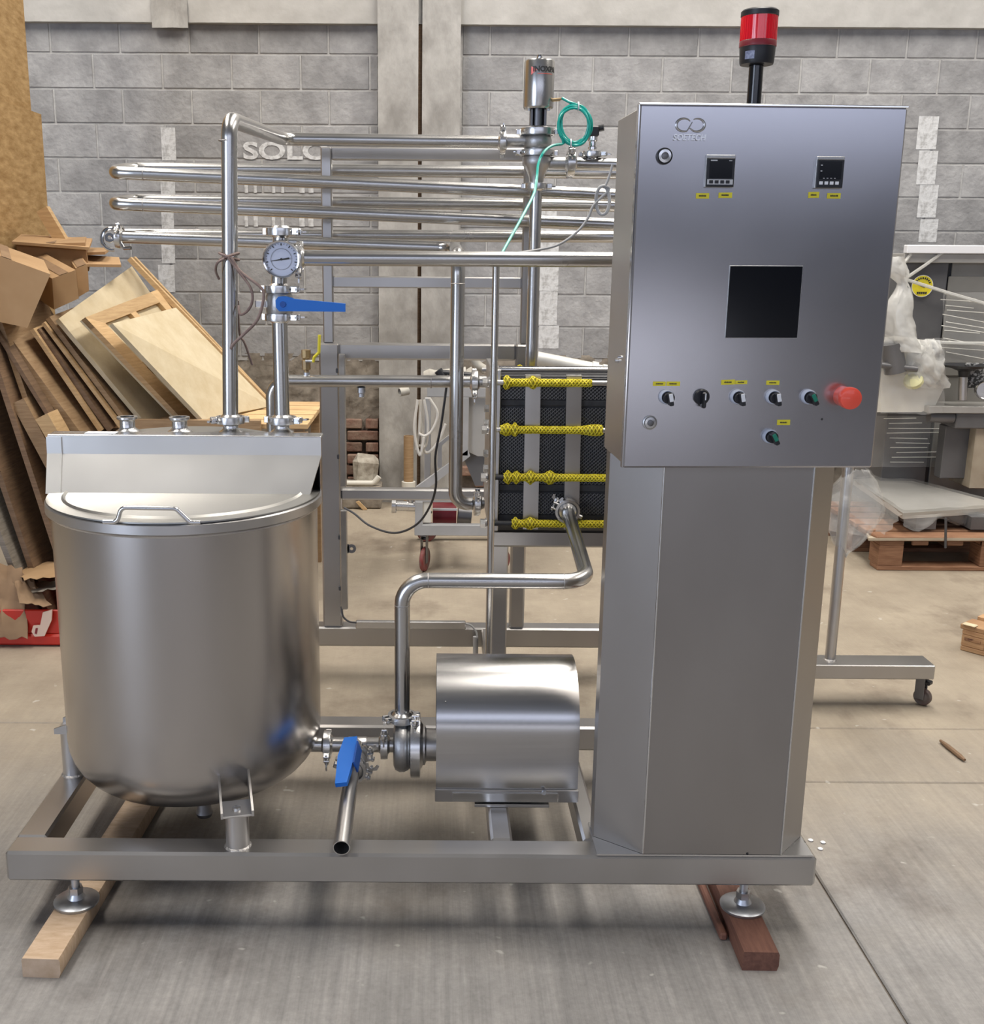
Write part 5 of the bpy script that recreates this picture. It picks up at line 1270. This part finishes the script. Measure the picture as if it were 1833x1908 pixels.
film('film_skirt', lambda a, b: pq[0]*(1-a) + pq[3]*a + V((-.01 - .30*b*(.3 + .7*a), -.02, .0 - .26 * b * (.5 + .5*a))), 14, 8, 'film', wpl, 8, .016)
obj('strap', MB().tube([P(1762, 965, YPL - .03), P(1761, 1021, YPL - .03)], .006, 6), 'dark_cable', wpl)

# ------------------------------------------------------------------ film-wrapped machine behind
YM = 6.05
wm = thing('wrapped_machine', 'dark grey machine wrapped in stretch film at the right edge', 'machine', P(1760, 900, YM))
mx0, mx1 = P(1660, 700, YM).x, P(1990, 700, YM).x
mz = P(1750, 480, YM).z
xs_ = P(1754, 650, YM).x
obj('panel', MB().cbox((mx0, YM, .12), (xs_ - .01, YM + .45, mz), .004), 'machine_grey', wm)
obj('panel', MB().cbox((xs_ + .01, YM, .12), (mx1, YM + .45, mz), .004), 'machine_mid', wm)
obj('panel_joint', MB().box((xs_ - .01, YM + .012, .12), (xs_ + .01, YM + .4, mz)), 'black', wm)
obj('door', MB().cbox((P(1768, 500, YM).x, YM - .012, P(1790, 700, YM).z), (mx1, YM, P(1790, 515, YM).z), .003), 'machine_mid', wm)
for x in (mx0 + .05, mx1 - .1): obj('foot', MB().box((x, YM + .1, 0), (x + .06, YM + .3, .12)), 'black', wm)
tr_ = P(1670, 464, YM - .06)
obj('top_rail', MB().cbox((mx0 - .02, YM - .09, tr_.z - .022), (mx1, YM - .04, tr_.z + .022), .004), 'white', wm)
obj('rail_bracket', MB().cbox((mx0 - .02, YM - .06, tr_.z - .07), (mx1, YM + .1, tr_.z - .022), .003), 'machine_light', wm)
fk = P(1718, 533, YM - .015)
stk = obj('sticker', MB().lathe([(0,0),(.055,0),(.055,.002),(0,.002)], fk, (0,-1,0), 36), 'yellow', wm)
obj('sticker_rim', MB().lathe([(.055,0),(.058,0),(.058,.0015),(.055,.0015),(.055,0)], fk, (0,-1,0), 36), 'white', stk)
rg = random.Random(2)
for k in range(9):
    a = math.radians(155 - k * 16); c = fk + V((.042 * math.cos(a), -.003, .042 * math.sin(a))); obj('sticker_print', MB().box((-.0035, -.001, -.005), (.0035, .001, .005), Matrix.Rotation(-(a - PI/2), 3, 'Y'), c), 'ink', stk)
for k in range(5):
    c = fk + V((-.022 + .011 * k, -.003, -.036)); obj('sticker_print', MB().box((c.x - .004, c.y - .001, c.z - .006), (c.x + .004, c.y + .001, c.z + .006)), 'ink', stk)
obj('sticker_arrow', MB().prism([fk + V((-.02,-.003,.004)), fk + V((.012,-.003,.010)), fk + V((.012,-.003,-.010))], (0,-.001,0)), 'ink', stk)
# conveyor head wrapped in foam in front of it
YB = 5.75
Pb = lambda px, py, dy=0: P(px, py, YB + dy)
obj('foam_block', MB().prism([Pb(1605, 640), Pb(1705, 632), Pb(1732, 636), Pb(1750, 690), Pb(1767, 706), Pb(1742, 756), Pb(1716, 768), Pb(1605, 768)], (0, .24, 0)), 'foam', wm, ang=20)
obj('foam_top', MB().prism([Pb(1706, 634, -.03), Pb(1732, 634, -.03), Pb(1752, 690, -.03), Pb(1768, 706, -.03), Pb(1760, 716, -.03), Pb(1700, 716, -.03), Pb(1688, 706, -.03)], (0, .03, 0)), 'foam', wm, ang=20)
hh = MB().cyl(Pb(1655, 655, -.06), Pb(1690, 700, -.06), .035, seg=14).cbox((Pb(1640, 690).x, YB - .10, Pb(1640, 700).z), (Pb(1708, 690).x, YB - .05, Pb(1640, 680).z), .004)
obj('drive_head', MB().cyl(Pb(1660, 640, -.06), Pb(1668, 694, -.06), .055, seg=16), 'machine_grey', wm)
obj('drive_shaft', MB().cyl(Pb(1640, 680, -.09), Pb(1708, 688, -.09), .016, seg=12), 'machine_grey', wm)
obj('sensor_dome', MB().lathe([(0,0),(.05,0),(.045,.02),(.02,.035),(0,.04)], Pb(1702, 710, -.05), (-.4,-.6,.5), 18), 'yellow_pale', wm)
npth = spline([Pb(1666, 478, -.05), Pb(1672, 510, -.05), Pb(1682, 535, -.05), Pb(1672, 580, -.05), Pb(1678, 622, -.05), Pb(1690, 655, -.05)], 5)
def neckfn(a, b):
    c = npth[min(len(npth) - 1, round(b * (len(npth) - 1)))]; q = .045 - .030 * math.exp(-((b - .36) / .12) ** 2) + .03 * b; t = 2 * PI * a
    return c + V((q * math.cos(t) * (1 + .25 * math.sin(5 * t + 7 * b)), q * math.sin(t), 0))
film('film_neck', neckfn, 20, 25, 'film_thick', wm, 31, .008)
film('foam_skin', lambda a, b: P(1690 + 60 * a + 18 * b * a, 632 + 92 * b, YB - .05) + V((0, -.05 * math.sin(PI * a) * math.sin(PI * b), 0)), 12, 12, 'film_thick', wm, 33, .018)
film('film_wrap', lambda a, b: P(1640 + 120 * a, 630 + 140 * b, YB - .05) + V((0, -.03 * math.sin(PI * a), 0)), 10, 10, 'film', wm, 12, .014)
film('film_wrap', lambda a, b: P(1757 + 110 * a, 545 + 130 * b, YM - .03), 12, 8, 'film', wm, 13, .006)
film('film_wrap', lambda a, b: P(1620 + 180 * a, 775 + 95 * b, YM - .035), 14, 8, 'film', wm, 14, .006)
rk = random.Random(9)
for k in range(22):   # tight folds in the stretch film
    if k < 12: px, py, ln, sl = 1757 + rk.uniform(-5, 12), 548 + k * 10 + rk.uniform(-3, 3), rk.uniform(50, 110), rk.uniform(.05, .2)
    else: px, py, ln, sl = 1640 + rk.uniform(0, 30), 780 + (k - 12) * 9, rk.uniform(60, 120), rk.uniform(-.02, .05)
    obj('film_fold', MB().tube([P(px, py, YM - .045), P(px + ln * .5, py + ln * sl * .5, YM - .05), P(px + ln, py + ln * sl, YM - .045)], .0022, 5), 'film_fold', wm)
for a, b in (((1762, 466), (1685, 520)), ((1697, 473), (1675, 500)), ((1685, 520), (1850, 570)), ((1732, 637), (1850, 640))):
    obj('film_strand', MB().tube([P(*a, YM - .07), P((a[0]+b[0])/2, (a[1]+b[1])/2 + 1, YM - .075), P(*b, YM - .07)], .009, 6), 'film_thick', wm)
# chair-like fittings at the far right
YG = 5.7
Pg = lambda px, py, dy=0: P(px, py, YG + dy)
obj('seat_disc', MB().lathe([(0,0),(.10,.0),(.11,.012),(.03,-.02),(.025,-.05)], Pg(1797, 684), (0,0,1), 24), 'black', wm)
obj('column_tube', MB().cyl(Pg(1795, 690), Pg(1793, 745), .022, seg=16), 'steel', wm)
obj('perforated_plate', MB().cbox((Pg(1808, 690).x, YG + .05, Pg(1808, 725).z), (Pg(1900, 690).x, YG + .07, Pg(1808, 678).z), .002), 'perf', wm)
obj('dial', MB().lathe([(0,0),(.048,0),(.05,.02),(.045,.03),(.04,.022),(0,.022)], Pg(1833, 726), (-.2,-1,0), 28), 'steel_bright', wm)
obj('table_bar', MB().cbox((Pg(1730, 760).x, YG, Pg(1740, 770).z), (Pg(1900, 760).x, YG + .2, Pg(1740, 757).z), .003), 'machine_light', wm)
obj('gearbox', MB().cbox((Pg(1784, 790).x, YG + .02, Pg(1784, 800).z), (Pg(1850, 790).x, YG + .2, Pg(1784, 770).z), .006), 'machine_grey', wm)
obj('roller', MB().cyl(Pg(1730, 776, .05), Pg(1775, 778, .05), .03, seg=18), 'machine_grey', wm)
obj('carton_side', MB().cbox((Pg(1828, 800).x, YG + .05, .3), (Pg(1930, 800).x, YG + .3, Pg(1828, 800).z), .004), 'card_dusty', wm)
obj('lower_frame', MB().cbox((Pg(1770, 900).x, YG + .12, .34), (Pg(1826, 900).x, YG + .2, Pg(1784, 800).z), .004), 'machine_grey', wm)

# ------------------------------------------------------------------ pallet corner at the right edge
pc = PZ(1788, 1211, 0); RA = math.radians(-50); PR = Matrix.Rotation(RA, 3, 'Z')
p2 = thing('wooden_pallet', 'corner of an orange-brown wooden pallet at the right picture edge', 'pallet', pc)
zp1 = P(1800, 1163, pc.y).z
def pb2(name, lo, hi, m='pallet_orange'): return obj(name, MB().cbox(lo, hi, .003, PR, pc), m, p2)
for x in (0, .36, .7):
    for y in (0, .45, .9): pb2('block', (x, y, .02), (x + .09, y + .1, zp1 - .04))
for y in (0, .45, .9): pb2('bottom_board', (0, y, 0), (.8, y + .1, .02))
for x in (0, .36, .7): pb2('stringer_board', (x, 0, zp1 - .04), (x + .09, 1.0, zp1 - .02))
for k in range(7): pb2('deck_board', (-.01, k * .145, zp1 - .02), (.81, k * .145 + .1, zp1))
sl_ = MB().cbox((.012, -.0025, .045), (.075, .0, zp1 - .05), .001, PR, pc); obj('burn_stamp', sl_, 'stamp', p2)
pb2('splinter', (.0, -.01, zp1), (.05, .02, zp1 + .006), 'ply')
# stick on the floor
s0, s1 = PZ(1752, 1380, .008), PZ(1797, 1416, .008)
tag(obj('wooden_stick', MB().tube([s0, s0 + (s1-s0)*.3, s0 + (s1-s0)*.8, s1], .008, 8, rf=lambda q: .0045 + .0035 * math.sin(PI * min(1, q * 1.05))), 'pine_dark'), 'small brown wooden stick lying on the bare floor', 'stick')
for k, (px, py) in enumerate(((1510, 1566), (1533, 1570), (1528, 1582))):
    c = PZ(px, py, .001); tag(obj('pebble', MB().lathe([(0,.0),(.006,.0005),(.007,.003),(.004,.005),(0,.006)], (c.x, c.y, 0), seg=9), 'white'), ['small white pebble nearest the column on the floor', 'small white pebble furthest right of the three', 'small white pebble nearest the camera of the three'][k], 'pebble', 'pebbles on the floor')
# ------------------------------------------------------------------ grey trolley machine behind the rack
YT = 5.10
T = lambda px, py, dy=0: P(px, py, YT + dy)
tr = thing('grey_trolley', 'grey painted trolley machine on red casters behind the rack', 'trolley', PZ(800, 1062, 0))
def tb(name, x0, x1, y0, y1, m='grey_paint', dy=0, dep=.04):
    a, b = T(x0, y1, dy), T(x1, y0, dy); return obj(name, MB().cbox((a.x, YT + dy, a.z), (b.x, YT + dy + dep, b.z), .003), m, tr)
tb('bottom_rail', 772, 960, 979, 998); tb('post', 773, 788, 935, 979); tb('mid_rail', 773, 960, 920, 936, dy=.004)
tb('bottom_rail', 772, 960, 979, 996, dy=.62); tb('post', 790, 803, 742, 920, dy=.30); tb('top_rail', 795, 925, 722, 740, dy=.02); tb('post', 860, 874, 740, 850, dy=.02)
obj('side_rail', MB().cbox((T(773, 985).x, YT + .04, T(773, 996).z), (T(786, 985).x, YT + .62, T(773, 980).z), .003), 'grey_paint', tr)
obj('brace', MB().prism([T(775, 908, .02), T(872, 838, .02), T(876, 850, .02), T(800, 908, .02)], (0, .03, 0)), 'grey_paint', tr)
obj('brace', MB().prism([T(815, 828, .28), T(840, 808, .28), T(840, 816, .28), T(823, 830, .28), T(823, 872, .28), T(815, 872, .28)], (0, .02, 0)), 'grey_paint', tr)
obj('hopper', MB().prism([T(868, 742, .05), T(910, 742, .05), T(910, 850, .05), T(890, 850, .05), T(868, 840, .05)], (0, .35, 0)), 'machine_light', tr)
obj('hopper_neck', MB().prism([T(858, 840, .08), T(905, 840, .08), T(900, 905, .08), T(885, 905, .08)], (0, .25, 0)), 'machine_grey', tr)
mo_ = obj('motor', MB().lathe([(0,0),(.065,0),(.065,.115),(0,.115)], T(806, 956, .15), (1,0,0), 20), 'maroon', tr)
obj('motor_band', MB().cbox((T(806, 950, .08).x, YT + .075, T(806, 951, .08).z), (T(852, 950, .08).x, YT + .085, T(806, 947, .08).z), .001), 'white', mo_)
obj('motor_end', MB().cyl(T(853, 958, .15), T(878, 960, .15), .05, seg=18), 'steel_dark', tr)
obj('sight_plate', MB().cbox((T(787, 970).x, YT + .01, T(787, 975).z), (T(803, 950).x, YT + .02, T(787, 936).z), .002), 'pvc', tr)
obj('inlet_pipe', MB().lathe([(0,0),(.036,0),(.036,.02),(.025,.024),(.025,.12),(0,.12)], T(730, 942, .05), (1,0,-.03), 24), 'steel_bright', tr)
obj('inlet_branch', MB().cyl(T(766, 940, .05), T(764, 926, .05), .018, seg=14), 'steel_bright', tr)
c1 = T(790, 1000, .02)
caster(tr, c1.x, YT + .03, T(790, 999).z, .060, 'caster_red', 1.25)
caster(tr, T(935, 1000).x, YT + .03, T(935, 999).z, .055, 'caster_red', .9)
caster(tr, T(790, 1000).x, YT + .60, T(790, 999).z, .055, 'caster_red', .3)
for k, pts in enumerate(([(782, 745), (785, 800), (790, 838), (800, 842), (818, 820), (830, 790)], [(790, 745), (797, 790), (793, 830), (778, 830)], [(783, 745), (781, 800), (776, 838)], [(800, 742), (815, 770), (806, 800), (792, 812), (780, 808)], [(778, 745), (772, 800), (782, 848), (790, 815)])):
    obj('hose', MB().tube(spline([T(px, py, -.02 - .01 * k) for px, py in pts], 8), .0065, 8), 'white_cable', tr)
obj('valve_body', MB().lathe([(0,0),(.03,0),(.04,.03),(.03,.06),(.03,.20),(0,.20)], T(790, 704, .1), (1,0,.12), 16), 'dusty', tr)
obj('valve_handle', MB().cyl(T(820, 694, .05), T(880, 700, .05), .014, seg=12).cyl(T(816, 690, .05), T(826, 704, .05), .02, seg=12), 'black', tr)
obj('flange', MB().cyl(T(868, 712, .1), T(888, 700, .1), .05, seg=18), 'dusty', tr)
obj('top_pipe', MB().tube(spline([T(880, 662, .2), T(890, 680, .2), T(905, 690, .2)], 6), .022, 14), 'dusty', tr)
obj('end_pipe', MB().lathe([(0,0),(.034,0),(.034,.26),(.040,.262),(.040,.29),(.030,.292),(.030,.31),(.036,.312),(.036,.35),(0,.35)], P(1000, 668, YT + .1), (1, 0, -.19), 24), 'dusty_light', tr)
obj('end_bracket', MB().prism([P(1068, 700, YT + .15), P(1070, 672, YT + .15), P(1082, 678, YT + .15), P(1105, 680, YT + .15), P(1105, 700, YT + .15)], (0, .05, 0)), 'dusty_light', tr)
obj('spout', MB().hollow(T(760, 728, .1), T(744, 731, .08), .02, .003, 18), 'dusty', tr)
# odd things by the wall
c = P(683, 903, 6.6)
rs_ = random.Random(12); mb = MB().cbox((-.075, -.07, 0), (.075, .07, .165), .03); mb.v = [p + V((rs_.uniform(-.012,.012), rs_.uniform(-.012,.012), rs_.uniform(-.012,.012)) if p.z > .02 else (0,0,0)) + V((c.x, 6.58, .137)) for p in mb.v]
base = obj('stone_block', mb, 'stone', ang=25); tag(base, 'rough pale stone block at the foot of the wall', 'stone')
base['support'] = 'ledge'
tag(obj('brick_ledge', MB().cbox((P(640, 920, 6.6).x, 6.46, 0), (P(712, 920, 6.6).x, 6.70, .137), .01), 'rough_mortar'), 'low rubble ledge under the pale stone block', 'ledge')
wp_ = [P(648, 903, 6.4), P(694, 902, 6.4), P(700, 897, 6.4), P(705, 890, 6.4)]
tag(obj('plastic_pipe', MB().tube(smooth_path([V((P(640, 906, 6.48).x, 6.485, .154)), V((P(696, 904, 6.48).x, 6.485, .154)), V((P(706, 892, 6.48).x, 6.485, .195))], .03, 8), .017, 14), 'pvc'), 'bent white plastic pipe lying in front of the stone', 'pipe')
bp_ = thing('wall_downpipe', 'brownish pipe stub with pale collar standing against the pillar', 'pipe', P(761, 905, 6.6))
obj('tube', MB().hollow(V((P(761, 905, 6.58).x, 6.58, 0)), V((P(761, 905, 6.58).x, 6.58, P(761, 812, 6.58).z)), .030, .004, 20), 'pine_old', bp_)
obj('collar', MB().lathe([(.031,0),(.042,0),(.042,.06),(.031,.062)], (P(761, 905, 6.58).x, 6.58, P(761, 915, 6.58).z), seg=20), 'pvc', bp_)
tag(obj('wooden_splinter', MB().prism([P(663, 936, 6.43), P(668, 934, 6.43), P(684, 950, 6.43), P(676, 950.5, 6.43)], (0, .02, 0)), 'pine'), 'broken orange wood splinter leaning near the rack post', 'splinter')
